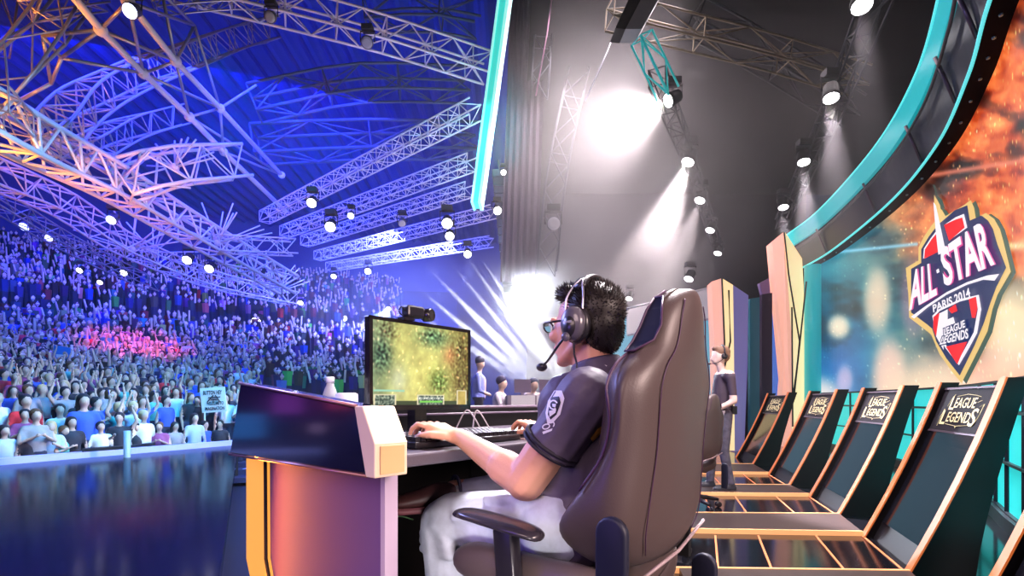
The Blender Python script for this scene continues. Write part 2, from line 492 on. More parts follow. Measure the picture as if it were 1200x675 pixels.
# ---- header ring above the screen
m_cyan = mat('teal_led_strip', (.02,.4,.4), .3, emis=rgb(12,165,172), es=.7)
m_cyan2 = mat('teal_edge_line', (.1,.6,.6), .3, emis=rgb(90,225,225), es=.9)
m_ring = mat('ring_black', (.003,.003,.004), .8, spec=.1)
m_rail = mat('ring_rail', (.10,.07,.09), .35, metal=.6)
ringw = W[10:]
ring = thing('header_ring', 'black curved lighting ring with teal lit bands above the LED screen', 'stage truss', (5.3,6.4,4.4))
def off_(p, d): return p+Vector((-d, d*.12, 0))
bm = bmesh.new(); loft(bm, [[off_(p,-.05)+Vector((0,0,4.36)), off_(p,.2)+Vector((0,0,4.36)), off_(p,.2)+Vector((0,0,4.42)), off_(p,-.05)+Vector((0,0,4.6))] for p in ringw], smooth=False)
k1 = obj('soffit', bm, m_ring)
bm = bmesh.new(); loft(bm, [[off_(p,.2)+Vector((0,0,4.42)), off_(p,.36)+Vector((0,0,4.92)), off_(p,.1)+Vector((0,0,5.0)), off_(p,.0)+Vector((0,0,4.5))] for p in ringw], smooth=False)
k2 = obj('fascia', bm, mat('ring_fascia', (.03,.035,.05), .3, bump=.1, bscale=8))
bm = bmesh.new(); loft(bm, [[off_(p,.40)+Vector((0,0,4.97)), off_(p,.46)+Vector((0,0,5.28)), off_(p,.40)+Vector((0,0,5.3)), off_(p,.34)+Vector((0,0,4.97))] for p in ringw], smooth=False)
k3 = obj('lit_band', bm, m_cyan)
bm = bmesh.new()
tube(bm, [off_(p,.21)+Vector((0,0,4.39)) for p in ringw], .02, 6); tube(bm, [off_(p,.47)+Vector((0,0,5.29)) for p in ringw], .014, 6)
k4 = obj('edge_line', bm, m_cyan2)
bm = bmesh.new(); tube(bm, [off_(p,.40)+Vector((0,0,4.84)) for p in ringw], .018, 6)
k5 = obj('rail', bm, m_rail)
root_local(ring, k1, k2, k3, k4, k5)
for p in ringw[6::9]:
    bm = bmesh.new(); tube(bm, [off_(p,.22)+Vector((0,0,4.42)), off_(p,.43)+Vector((0,0,4.95))], .02, 6)
    root_local(ring, obj('strut', bm, m_rail))
for p in ringw[2::3]:
    bm = bmesh.new(); lathe(bm, [(.014,-.01),(.016,-.004),(.016,.01)], off_(p,.1)+Vector((0,0,4.352)), 8); root_local(ring, obj('rivet', bm, mat('rivet', (.2,.4,.4), .3, metal=.7)))

# ---- faceted glowing pylons
m_cream = mat('cream_lightbox', (.8,.62,.4), .5, emis=rgb(255,220,160), es=.9)
m_salmon = mat('salmon_lightbox', (.8,.45,.35), .5, emis=rgb(245,175,150), es=.8)
m_seam = mat('pylon_seam', (.03,.025,.02), .5)
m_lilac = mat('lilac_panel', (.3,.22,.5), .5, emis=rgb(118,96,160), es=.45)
def facet(bm, pts, Y, th, mi):
    vs = [P(x, y, Y) for x, y in pts]; prism(bm, vs, (0, th, 0), mi)
def pylon(label, Y, faces, seams, group=None):
    c = P(sum(p[0] for p in faces[0][0])/len(faces[0][0]), 480, Y); c.z = 0
    t = thing('pylon', label, 'stage column', c)
    names = ['salmon_facet', 'cream_facet', 'side_panel']
    for pts, mi, dy in faces:
        bm = bmesh.new(); vs = [P(x, y, Y) for x, y in pts]
        # facets fold back in depth: dy per vertex
        a = [Vector((v.x*(Y+d)/Y, Y+d, CZ+(v.z-CZ)*(Y+d)/Y)) for v, d in zip(vs, dy)]
        prism(bm, a, (0.05, .4, 0)); root_local(t, obj(names[mi], bm, (m_salmon, m_cream, m_lilac)[mi]))
    for s in seams:
        bm = bmesh.new(); tube(bm, [P(x, y, Y-.06) for x, y in s], .018, 6); root_local(t, obj('seam', bm, m_seam))
    return t
pylon('tall faceted cream and salmon light column at the end of the LED screen', 12.2,
    [([(918,272),(905,283),(914,383),(919,430),(911,530),(928,530),(928,400),(923,330)], 0, (0,.3,.3,.3,.3,0,0,0)),
     ([(920,272),(940,303),(945,400),(943,530),(928,530),(928,400),(923,330)], 1, (0,.35,.35,.35,0,0,0))],
    [[(919,272),(924,320),(937,400),(930,460)], [(928,360),(929,500)], [(945,330),(930,470)]])
pylon('cream and lilac faceted column behind the standing crew member', 11.0,
    [([(846,326),(834,330),(837,400),(840,528),(850,528),(848,400)], 0, (0,.2,.2,.2,0,0)),
     ([(846,326),(859,334),(860,400),(861,528),(850,528),(848,400)], 1, (0,.1,.1,.1,0,0)),
     ([(859,334),(877,346),(876,430),(872,532),(861,530),(860,400)], 2, (.1,.6,.6,.6,.1,.1))],
    [[(846,326),(849,400),(850,500)], [(854,340),(856,400),(847,440)]])
# teal tube and panels beside the pylons
bm = bmesh.new(); p = wallY(12.4); lathe(bm, [(.19,0),(.19,4.35)], (p.x-.12, p.y-.1, 0), 20)
o = obj('light_tube', bm, mat('teal_tube', (.02,.4,.42), .3, emis=rgb(10,140,150), es=.8)); shift_to_base(o)
tag(o, 'upright teal tube between cream column and LED screen', 'light column')
# ================================================================== leaning panels on the right
m_podblack = mat('panel_black_lacquer', (.007,.006,.007), .42, spec=.3)
m_edge = mat('amber_edge', (.35,.12,.05), .4, emis=rgb(228,112,48), es=.62)  # orange painted edge; the light falling on it is given as emission
m_podface = mat('panel_face', (.014,.012,.015), .65, bump=.1, bscale=90, spec=.15)
m_gloss = mat('dark_glass', (.004,.004,.006), .10, spec=.4)
m_gold = mat('gold_lettering', (.50,.42,.22), .5, emis=rgb(225,205,140), es=.35)
m_goldline = mat('gold_line', (.5,.4,.2), .5, emis=rgb(150,120,60), es=.4)
HT = 1.25
def lean(z): t = z/HT; return .62*(1.22*t-.22*t*t)
def backx(z): t = z/HT; return .42+.34*t**1.3
labels = ['leaning black panel with amber edges, smallest and farthest, beside the lilac column',
          'leaning black panel in front of the cream column foot',
          'leaning black panel with game logo below the left part of the LED screen',
          'large leaning black panel with gold logo directly below the screen emblem',
          'cropped leaning black panel at the right edge of the frame']
for k, (bl, br) in enumerate(pods):
    BLv, BRv = Vector((*bl, 0)), Vector((*br, 0)); r = (BRv-BLv); wd = r.length; r.normalize()
    t = thing('branded_panel', labels[k], 'stage panel', (BLv+BRv)/2, 0, 'leaning game panels along the right of the stage')
    t.location = (BLv+BRv)/2
    zs = [0, .15, .35, .6, .85, 1.05, 1.25]
    # no number words inside labels; each frame is a slab with an amber front edge
    for s, base in ((0, BLv), (1, BRv-r*.075)):
        bm = bmesh.new()
        prof = [base+Vector((lean(z), 0, z)) for z in zs]+[base+Vector((backx(z), 0, z)) for z in reversed(zs)]
        prism(bm, prof, r*.075)
        fr = obj('side_frame', bm, m_podblack); root_local(t, fr)
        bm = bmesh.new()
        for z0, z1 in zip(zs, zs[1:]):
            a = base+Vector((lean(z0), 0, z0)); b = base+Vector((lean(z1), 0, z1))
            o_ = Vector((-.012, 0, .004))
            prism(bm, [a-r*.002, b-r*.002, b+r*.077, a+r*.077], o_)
        e_ = obj('lit_edge', bm, m_edge); root_local(t, e_)
    def face(u, z, d=0.0):   # u 0..1 from far to near frame, slightly recessed face
        p = BLv.lerp(BRv, (.09+u*(wd-.18))/wd); return p+Vector((lean(z)+.045-d, 0, z))
    def quadstrip(u0, u1, za, zb, d, m, nm, th=.02, n=6):
        bm = bmesh.new(); rings = []
        for i in range(n+1):
            z = za+(zb-za)*i/n
            rings.append([face(u0, z, d), face(u1, z, d), face(u1, z, d-th), face(u0, z, d-th)])
        loft(bm, rings, smooth=False); o = obj(nm, bm, m); root_local(t, o); return o
    quadstrip(-.02, 1.02, .0, 1.2, -.02, m_podblack, 'backing', .05, 8)
    quadstrip(0, 1, .88, 1.19, 0, m_podface, 'logo_board')
    quadstrip(.02, .98, .14, .865, 0, m_gloss, 'glass_screen', n=8)
    quadstrip(0, 1, 1.19, 1.205, .012, m_rail, 'top_rail', n=1)
    quadstrip(0, 1, .866, .878, .006, m_rail, 'joint_strip', n=1)
    bm = bmesh.new()
    def tm(u0, u1, z0, z1, d=.008, sk=0.0, rag=0):
        def fm(u, v):
            z = z0+(z1-z0)*v
            return face(u0+(u1-u0)*u, z, d)
        return fm
    c = .5
    for txt, u0, u1, z0, z1 in (('L', .24, .33, 1.035, 1.135), ('EAGUE', .325, .70, 1.05, 1.125), ('L', .17, .275, .925, 1.03), ('EGEND', .28, .70, .945, 1.02), ('S', .695, .80, .925, 1.05)):
        put_text(bm, txt, tm(u0, u1, z0, z1), .012)
    lo = obj('logo_lettering', bm, m_gold); root_local(t, lo)
    bm = bmesh.new()
    for pts in ([(.20,1.06),(.235,1.12),(.27,1.15)], [(.32,1.135),(.5,1.15),(.66,1.14),(.74,1.13)], [(.72,1.09),(.78,1.105)], [(.17,1.04),(.15,.98),(.15,.91)], [(.3,.93),(.5,.92),(.51,.905),(.52,.92),(.7,.93)], [(.78,1.06),(.84,1.08),(.82,.98),(.77,.92)]):
        tube(bm, [face(u, z, .008) for u, z in pts], .0018, 5)
    root_local(t, obj('logo_ornament', bm, m_gold))

# ================================================================== gaming chair
m_leather = mat('brown_black_leather', (.085,.062,.062), .40, bump=.06, bscale=260)
m_navyside = mat('navy_side', (.012,.014,.035), .5)
m_piping = mat('purple_piping', (.07,.03,.075), .45)
m_plastic = mat('black_plastic', (.014,.012,.018), .32)
m_pad = mat('armrest_pad', (.03,.025,.035), .25, coat=.4)
m_steel = mat('dark_steel', (.18,.17,.19), .35, metal=.8)
def C(f, l, z): return Vector((f, -l, z))
def chair(label, loc, rz, full=True):
    t = thing('gaming_chair', label, 'chair', loc, rz)
    secs = [ # z, half width, wing front, cushion front, rear
        (.50,.16,-.14,-.14,-.21),(.55,.215,-.08,-.13,-.235),(.61,.260,-.05,-.13,-.25),(.70,.250,-.135,-.135,-.26),(.78,.236,-.185,-.14,-.268),(.86,.238,-.205,-.15,-.275),
        (.93,.243,-.200,-.165,-.282),(.98,.212,-.205,-.18,-.287),(1.015,.162,-.215,-.21,-.292),(1.05,.136,-.226,-.228,-.295),(1.10,.118,-.236,-.240,-.298),(1.135,.095,-.242,-.252,-.298),(1.16,.062,-.256,-.265,-.294),(1.170,.03,-.27,-.272,-.285)]
    bm = bmesh.new(); rings = []
    for z, w, wf, cf, rr in secs:
        half = [(0,cf),(.35*w,cf+.004),(.66*w,cf+.008),(.80*w,(cf+wf)/2+.008),(.93*w,wf),(1.0*w,wf-.025),(1.0*w,(wf+rr)/2),(.97*w,rr+.035),(.86*w,rr+.006),(.6*w,rr-.008),(.3*w,rr-.018)]
        ring = [(l, f) for l, f in half]+[(0, rr-.02)]+[(-l, f) for l, f in reversed(half[1:])]
        rings.append([C(f, l, z) for l, f in ring])
    loft(bm, rings)
    o = obj('backrest', bm, m_leather, t); evald(o, [('SUBSURF', dict(levels=2, render_levels=2))])
    nseg = len(rings[0])
    # piping along both wing fronts and the seams at the rear
    for s in (-1, 1):
        bm = bmesh.new()
        pts = [C(wf-.004, s*w*.985, z) for z, w, wf, cf, rr in secs[3:-1]]
        tube(bm, spline(pts, 4), .0034, 6); obj('piping', bm, m_piping, t)
        bm = bmesh.new(); tube(bm, spline([C(rr-.009, s*w*.62, z) for z, w, wf, cf, rr in secs[1:-2]], 4), .0016, 5); obj('seam', bm, m_piping, t)
        # dark side insert of the head wing
        bm = bmesh.new()
        a = [(1.140,.088,-.250,-.266),(1.11,.110,-.241,-.274),(1.07,.128,-.233,-.280),(1.035,.148,-.224,-.272),(1.012,.170,-.217,-.236)]
        rings_ = [[C(f1, s*(w_-.004), z), C(f0, s*(w_-.004), z), C(f0, s*(w_+.005), z), C(f1, s*(w_+.005), z)] for z, w_, f0, f1 in a]
        loft(bm, rings_, smooth=False); obj('side_insert', bm, m_navyside, t)
        bm = bmesh.new()
        loop = [C(f0+.002, s*(w_+.006), z) for z, w_, f0, f1 in a]+[C(f1-.002, s*(w_+.006), z) for z, w_, f0, f1 in reversed(a)]
        tube(bm, loop+[loop[0]], .0028, 6); obj('piping', bm, m_piping, t)
        # hinge cover at the chair's side
        bm = bmesh.new()
        pr = [(-.262,.40),(-.200,.40)]+[(-.236+.036*math.cos(a_), .625+.036*math.sin(a_)) for a_ in [R(d) for d in range(0, 181, 20)]]+[(-.272,.56)]
        prism(bm, [C(f, s*.262, z-(.2 if s > 0 else 0)) for f, z in pr], C(0, s*.022, 0))
        o = obj('hinge_cover', bm, m_navyside, t); evald(o, [('BEVEL', dict(width=.007, segments=3))])
        # armrest
        bm = bmesh.new()
        rr_ = []
        for i, (f, w_, z) in enumerate([(-.085,.018,.598),(-.07,.036,.604),(-.02,.046,.612),(.06,.048,.618),(.12,.044,.622),(.16,.036,.622),(.18,.018,.618)]):
            cl_ = -.0 if s > 0 else 0
            rr_.append([C(f, s*.315+w_*math.cos(a_), z+.014*math.sin(a_)*(.6 if w_ < .02 else 1)) for a_ in [R(d) for d in range(0, 360, 30)]])
        loft(bm, rr_); arm = obj('armrest', bm, m_pad, t); evald(arm, [('SUBSURF', dict(levels=1))])
        bm = bmesh.new(); loft(bm, [[C(f+dx, s*(.30)+dy, z) for dx, dy in ((-.03,-.018),(.03,-.018),(.03,.018),(-.03,.018))] for f, z in ((.02,.33),(.02,.5),(.03,.6))], smooth=False)
        o = obj('armrest_post', bm, m_plastic, t); evald(o, [('BEVEL', dict(width=.008, segments=2))])
        bm = bmesh.new(); box(bm, C(.02, s*.25, .36), (.07,.14,.03)); obj('armrest_bracket', bm, m_plastic, t)
    # rear pocket flap
    bm = bmesh.new(); tube(bm, [C(-.248,-.20,.50), C(-.268,0,.535), C(-.262,.19,.575)], .0045, 6); obj('rear_trim', bm, mat('pale_piping', (.40,.30,.33), .5), t)
    # seat
    bm = bmesh.new(); rings = []
    for f, w, z0, z1 in [(-.20,.20,.40,.46),(-.17,.235,.385,.50),(-.05,.25,.38,.50),(.10,.26,.38,.50),(.22,.26,.385,.505),(.27,.25,.40,.49),(.29,.23,.42,.465)]:
        rings.append([C(f,-w,z0), C(f,-w,z1+.012), C(f,-w*.8,z1+.03 if -.18 < f < .25 else z1), C(f,-w*.55,z1-.02), C(f,0,z1-.03), C(f,w*.55,z1-.02), C(f,w*.8,z1+.03 if -.18 < f < .25 else z1), C(f,w,z1+.012), C(f,w,z0), C(f,0,z0-.01)])
    loft(bm, rings); o = obj('seat', bm, m_leather, t); evald(o, [('SUBSURF', dict(levels=2, render_levels=2))])
    bm = bmesh.new(); lathe(bm, [(.05,.38),(.05,.34),(.03,.33),(.028,.15),(.045,.14),(.05,.08)], (0,0,0), 16); obj('gas_lift', bm, m_plastic, t)
    for k in range(5):
        a = R(72*k+20); d = Vector((math.cos(a), math.sin(a), 0))
        bm = bmesh.new(); tube(bm, [d*.03+Vector((0,0,.115)), d*.18+Vector((0,0,.105)), d*.31+Vector((0,0,.08))], [.03,.024,.016], 8)
        leg = obj('base_leg', bm, m_steel if not full else m_plastic, t)
        bm = bmesh.new(); n = Vector((-d.y, d.x, 0))
        for s in (-1, 1):
            M = aim(n).to_4x4()
            lathe(bm, [(.012,-.009),(.028,-.009),(.03,-.004),(.03,.004),(.028,.009),(.012,.009)], d*.31+n*.017*s+Vector((0,0,.031)), 14, M)
        obj('caster', bm, m_plastic, leg)
    return t
RZ = math.atan2(FV.y, FV.x)
ch = chair('black leather gaming chair the player sits on', (HX, HY, .2), RZ)
ch2 = copy_tree(ch); ch2.location = (1.05, 3.9, 0); ch2.rotation_euler.z = RZ+.1
tag(ch2, 'empty gaming chair hidden behind the player, only its caster foot showing on the glossy floor', 'chair')
ch3 = copy_tree(ch); ch3.location = (1.83, 5.3, 0); ch3.rotation_euler.z = RZ-.25
tag(ch3, 'empty gaming chair standing beside the crew member with the headset', 'chair')

# ================================================================== desk
m_top = mat('desk_top', (.10,.085,.11), .35, bump=.05, bscale=120)
m_purple = mat('violet_end_panel', (.11,.055,.19), .6, bump=.05, bscale=300)
m_ledge = mat('navy_gloss_ledge', (.010,.010,.03), .17, coat=.8, spec=.8)
m_cap = mat('cream_end_cap', (.85,.66,.48), .5)
m_framel = mat('amber_lit_frame', (.4,.2,.06), .5, emis=rgb(255,172,70), es=.95)
desk = thing('gaming_desk', 'long black tournament desk with violet end panel and glossy upper ledge', 'desk', B(.75,.7,.0)+Vector((0,0,.2)))
def fr(pts): return [B(*p) for p in pts]
def dpart(nm, bm, m, bev=0):
    o = obj(nm, bm, m)
    if bev: evald(o, [('BEVEL', dict(width=bev, segments=2))]); [setattr(p, 'use_smooth', False) for p in o.data.polygons]
    root_local(desk, o); return o
bm = bmesh.new(); prism(bm, fr([(.316,-.40,.925),(.97,-.40,.925),(1.17,-.15,.925),(1.17,1.75,.925),(.316,1.75,.925)]), (0,0,.035)); dpart('worktop', bm, m_top, .006)
bm = bmesh.new(); prism(bm, fr([(.33,-.425,.2),(1.09,-.425,.2),(1.09,-.425,.925),(.33,-.425,.925)]), LV*.03); dpart('end_panel', bm, m_purple)
bm = bmesh.new(); prism(bm, fr([(.318,-.432,.2),(.336,-.432,.2),(.336,-.432,.925),(.318,-.432,.925)]), LV*.04); dpart('panel_edge', bm, mat('pale_edge', (.42,.33,.45), .5))
# amber frame running up the far side of the end panel and turning along its foot
bm = bmesh.new()
oo = [(1.10,.93),(1.10,.55),(1.0,.36),(.8,.2),(.33,.2),(.33,.235),(.74,.235),(.88,.40),(.95,.58),(.955,.93)]
prism(bm, [B(f, -.425, z) for f, z in oo], LV*-.014)
dpart('lit_frame', bm, m_framel)
bm = bmesh.new(); tube(bm, [B(f, -.440, z) for f, z in [(.74,.235),(.88,.40),(.95,.58),(.955,.93)]], .006, 6); dpart('frame_trim', bm, m_dark)
# ledge over the end panel, rising slightly outwards
bm = bmesh.new()
a = [B(.285,-.42,.925), B(1.07,-.42,.925), B(.99,-.42,1.156), B(.33,-.42,1.085), B(.285,-.42,1.02)]
prism(bm, a, LV*-.085); dpart('ledge', bm, m_ledge, .004)
bm = bmesh.new()
a = [B(.25,-.415,.92), B(.287,-.415,.92), B(.335,-.415,1.088), B(.30,-.415,1.088), B(.25,-.415,1.0)]
prism(bm, a, LV*-.095); dpart('end_cap', bm, m_cap, .003)
bm = bmesh.new(); prism(bm, [B(.248,-.428,.928), B(.248,-.497,.928), B(.248,-.497,.994), B(.248,-.428,.994)], FV*-.003); dpart('cap_front', bm, mat('cap_front_tan', (.78,.46,.22), .5))  # thin tan sheet over the front of the end cap
bm = bmesh.new(); tube(bm, [B(.33,-.507,1.088), B(.99,-.507,1.158)], .005, 6); tube(bm, [B(.285,-.507,.922), B(1.07,-.507,.922)], .004, 6); dpart('ledge_trim', bm, mat('copper_trim', (.3,.14,.16), .3, metal=.6))
bm = bmesh.new(); prism(bm, fr([(1.17,-.15,.2),(1.22,-.15,.2),(1.22,2.3,.2),(1.17,2.3,.2)]), (0,0,.86)); dpart('front_partition', bm, m_podblack)
bm = bmesh.new(); tube(bm, [B(1.195,-.3,1.066), B(1.195,2.3,1.066)], .012, 6); tube(bm, [B(1.165,-.3,1.035), B(1.165,2.3,1.035)], .006, 6); dpart('partition_rail', bm, mat('rail_plum', (.16,.12,.17), .35))
for l in (.75, 1.72):
    bm = bmesh.new(); box(bm, B(.75, l, .56), (.04,.8,.72), Matrix.Rotation(math.atan2(FV.y, FV.x)-R(90), 3, 'Z')); dpart('divider', bm, m_dark)

# ---- monitor
m_bezel = mat('monitor_bezel', (.012,.010,.012), .25, coat=.3)
mon = thing('monitor', 'black widescreen monitor showing a green game map', 'monitor', B(.93,.16,.96))
def mp(nm, bm, m, bev=0, par=mon):
    o = obj(nm, bm, m)
    if bev: evald(o, [('BEVEL', dict(width=bev, segments=2))]); [setattr(p, 'use_smooth', False) for p in o.data.polygons]
    root_local(par, o); return o
M0, M1, MZ0, MZ1, MF = -.105, .425, 1.065, 1.418, .86
bm = bmesh.new(); prism(bm, fr([(MF,M0,MZ0),(MF,M1,MZ0),(MF,M1,MZ1),(MF,M0,MZ1)]), FV*.03); mp('casing', bm, m_bezel, .004)
bm = bmesh.new()
for a_, b_ in (((M0,MZ0),(M1,MZ0+.02)),((M0,MZ1-.014),(M1,MZ1)),((M0,MZ0),(M0+.014,MZ1)),((M1-.014,MZ0),(M1,MZ1))):
    prism(bm, fr([(MF,a_[0],a_[1]),(MF,b_[0],a_[1]),(MF,b_[0],b_[1]),(MF,a_[0],b_[1])]), FV*-.006)
mp('bezel', bm, m_bezel)
bm = bmesh.new(); NX, NY = 150, 90; vg = []; cl = []
def px_mon(u, v):
    n1 = fbm(u*3.2, v*2.2, 7.7, 3)*.6; n2 = fbm(u*14, v*9, 2.7, 3)*.55
    c = np.array((196,190,112.))+np.array((60,50,30))*n1*2
    # darker olive jungle at left and right, teal haze at left
    kl = max(0, 1-u/.22); c = c*(1-kl*.8)+np.array((120,140,110))*kl*.8
    kc = ex(-((u-.55)/.14)**2-((v-.42)/.35)**2); c = c*(1-kc*.6)+np.array((225,215,120))*kc*.6
    kr = 1/(1+ex(-14*(u-.86+.25*n1))); c = c*(1-kr)+np.array((112,92,38))*kr
    kg = ex(-((u-.66)/.10)**2-((v-.30)/.16)**2); c = c*(1-kg*.75)+np.array((110,150,60))*kg*.75
    kt = ex(-((u-.6)/.16)**2-((v-.88)/.12)**2); c = c*(1-kt*.7)+np.array((70,130,95))*kt*.7
    kd = ex(-((u-.08)/.09)**2-((v-.6)/.2)**2); c = c*(1-kd*.7)+np.array((60,110,90))*kd*.7
    ko = ex(-((u-.78)/.07)**2-((v-.66)/.12)**2); c = c*(1-ko*.6)+np.array((225,140,90))*ko*.6
    kw = ex(-((u-.24)/.08)**2-((v-.3)/.18)**2); c = c*(1-kw*.5)+np.array((225,232,215))*kw*.5
    c = c+np.array((70,80,50))*n2*1.1
    tr = max(kd, kt*.9, kg*.8, kr*.6, math.exp(-((u-.13)/.10)**2-((v-.9)/.14)**2), math.exp(-((u-.9)/.05)**2-((v-.75)/.2)**2))
    n3 = noise.noise((u*42, v*26, 3.1))
    c = c*(1-.30*tr)+np.array((90,110,80))*n3*tr*1.6
    n4 = noise.noise((u*30, v*20, 8.1))
    if n4 > .33: c = c+np.array((90,60,50))*(n4-.33)*3
    if v < .05: c = np.array((60,70,45))
    # interface boxes
    for x0, x1, y1 in ((.01,.22,.13), (.42,.72,.13), (.86,.985,.20)):
        if x0 < u < x1 and v < y1:
            ed = min(u-x0, x1-u, y1-v)
            c = np.array((215,205,170.)) if ed < .014 else np.array((95,110,95.))+np.array((150,140,120))*noise.noise((u*60, v*40, 1))
            if x0 == .86 and ed >= .014: c = np.array((190,165,90.))+90*n2
    if .43 < u < .71 and .075 < v < .1: c = np.array((235,235,220.)) if (int(u*110) % 2) else np.array((60,80,90.))
    if .45 < u < .7 and .03 < v < .055: c = np.array((120,200,80.))
    if .01 < u < .3 and .165 < v < .18: c = np.array((150,200,170.))
    return lin(np.clip(c, 5, 255)/255)
for i in range(NX+1):
    c_ = []
    for j in range(NY+1):
        u, v = i/NX, j/NY
        c_.append(bm.verts.new(B(MF-.002, M0+.014+(M1-M0-.028)*u, MZ0+.02+(MZ1-MZ0-.034)*v))); cl.append(px_mon(u, v))
    vg.append(c_)
for a_, b_ in zip(vg, vg[1:]):
    for j in range(NY): bm.faces.new((a_[j], b_[j], b_[j+1], a_[j+1]))
me = bpy.data.meshes.new('display'); bm.to_mesh(me); bm.free(); set_colors(me, 'screen', cl)
s_ = link('display', me, None, screen_mat('monitor_display', 1.3)); root_local(mon, s_)
bm = bmesh.new(); prism(bm, fr([(.88,.13,.975),(.93,.13,.975),(.93,.19,.975),(.88,.19,.975)]), (0,0,.25)); mp('stand', bm, m_bezel)
bm = bmesh.new(); prism(bm, [B(.93+.10*math.cos(a), .16+.12*math.sin(a), .96) for a in [R(d) for d in range(0,360,15)]], (0,0,.014)); mp('foot', bm, m_bezel)
# webcam on the monitor
wc = thing('webcam', 'small black webcam clipped on top of the monitor', 'camera', B(.865,.06,MZ1))
c = B(.85,.10,MZ1+.03)
bm = bmesh.new(); box(bm, c+LV*-.005+Vector((0,0,.006)), (.085,.045,.046), Matrix.Rotation(math.atan2(LV.y, LV.x), 3, 'Z'), .008); o = obj('body', bm, m_plastic); root_local(wc, o)
bm = bmesh.new(); lathe(bm, [(.018,-.02),(.026,-.01),(.027,.022),(.022,.03),(.016,.026)], c+LV*.055-FV*.008, 18, aim(-FV+LV*.3).to_4x4()); o = obj('lens', bm, m_bezel); root_local(wc, o)
bm = bmesh.new(); tube(bm, spline([c-LV*.04, c-LV*.06+Vector((0,0,.02)), c-LV*.075+Vector((0,0,.0)), c-LV*.05+Vector((0,0,-.02))], 4), .003, 6); o = obj('cable', bm, m_plastic); root_local(wc, o)
bm = bmesh.new(); box(bm, B(.862,.07,MZ1+.006), (.05,.045,.012), Matrix.Rotation(math.atan2(LV.y, LV.x), 3, 'Z')); o = obj('clip', bm, m_plastic); root_local(wc, o)

# ---- keyboard: case and keys
kb = thing('keyboard', 'black mechanical keyboard with pale key legends on the desk', 'keyboard', B(.48,.0,.96))
bm = bmesh.new(); prism(bm, fr([(.395,-.27,.962),(.56,-.27,.962),(.56,.21,.962),(.395,.21,.962)]), (0,0,.02)); o = obj('case', bm, m_plastic); evald(o, [('BEVEL', dict(width=.004, segments=2))]); root_local(kb, o)
bm = bmesh.new(); bm2 = bmesh.new()
rz_ = Matrix.Rotation(math.atan2(LV.y, LV.x), 3, 'Z')
for i in range(6):
    for j in range(22):
        if i == 0 and 5 < j < 11: continue
        p = B(.412+i*.0265, -.255+j*.0212, .989+.001*i); box(bm, p, (.0175,.0195,.013), rz_, 0)
        box(bm2, p+Vector((0,0,.0068)), (.0095,.0085,.001), rz_)
o = obj('keys', bm, mat('key_black', (.02,.02,.03), .4)); root_local(kb, o)
o = obj('key_legends', bm2, mat('key_legend', (.75,.75,.85), .5)); root_local(kb, o)
# ---- mouse and cables
bm = bmesh.new(); ellipsoid(bm, B(.47,.333,.965), (.055,.03,.026), Matrix.Rotation(RZ, 3, 'Z'))
for v in bm.verts: v.co.z = max(v.co.z, .961)
o = obj('computer_mouse', bm, m_plastic, smooth=True); shift_to_base(o); tag(o, 'small black computer mouse under the player right hand', 'mouse')
bm = bmesh.new(); tube(bm, spline([B(.485,.345,.97), B(.52,.30,.966), B(.48,.24,.966), B(.40,.25,.966), B(.38,.31,.966), B(.345,.29,.966), B(.34,.4,.966)], 6), .0025, 6)
o = obj('mouse_cable', bm, m_plastic); shift_to_base(o); tag(o, 'thin black cable looped on the desk beside the mouse', 'cable')
bm = bmesh.new(); tube(bm, spline([B(.80,.27,.966), B(.76,.30,1.06), B(.74,.33,1.03), B(.72,.36,.966)], 6), .003, 6)
o = obj('monitor_cable', bm, mat('pale_cable', (.5,.45,.5), .5)); shift_to_base(o); tag(o, 'pale cable hanging in a left hand loop below the monitor', 'cable')
bm = bmesh.new(); tube(bm, spline([B(.82,.40,.966), B(.80,.41,1.06), B(.76,.46,.966)], 6), .003, 6)
o = obj('monitor_cable', bm, mat('pale_cable', (.5,.45,.5), .5)); shift_to_base(o); tag(o, 'pale cable in a smaller loop right of the other below the monitor corner', 'cable')
bm = bmesh.new(); prism(bm, fr([(.37,.22,.961),(.56,.22,.961),(.56,.46,.961),(.37,.46,.961)]), (0,0,.003)); o = obj('mouse_pad', bm, mat('pad_orange', (.5,.3,.28), .8, var=.5, bscale=18)); shift_to_base(o)
tag(o, 'pale orange mouse pad right of the keyboard', 'mouse pad')
bm = bmesh.new(); tube(bm, spline([B(.95,-.2,.21), B(.9,-.1,.45), B(.95,.0,.62), B(1.05,.1,.75), B(1.1,.15,.925)], 6), .004, 6); tube(bm, spline([B(.95,-.02,.58), B(.9,.05,.64), B(.88,.12,.62)], 6), .003, 6)
o = obj('floor_cable', bm, mat('green_cable', (.10,.2,.09), .5)); shift_to_base(o); tag(o, 'thin green cable hanging in the dark under the desk', 'cable')
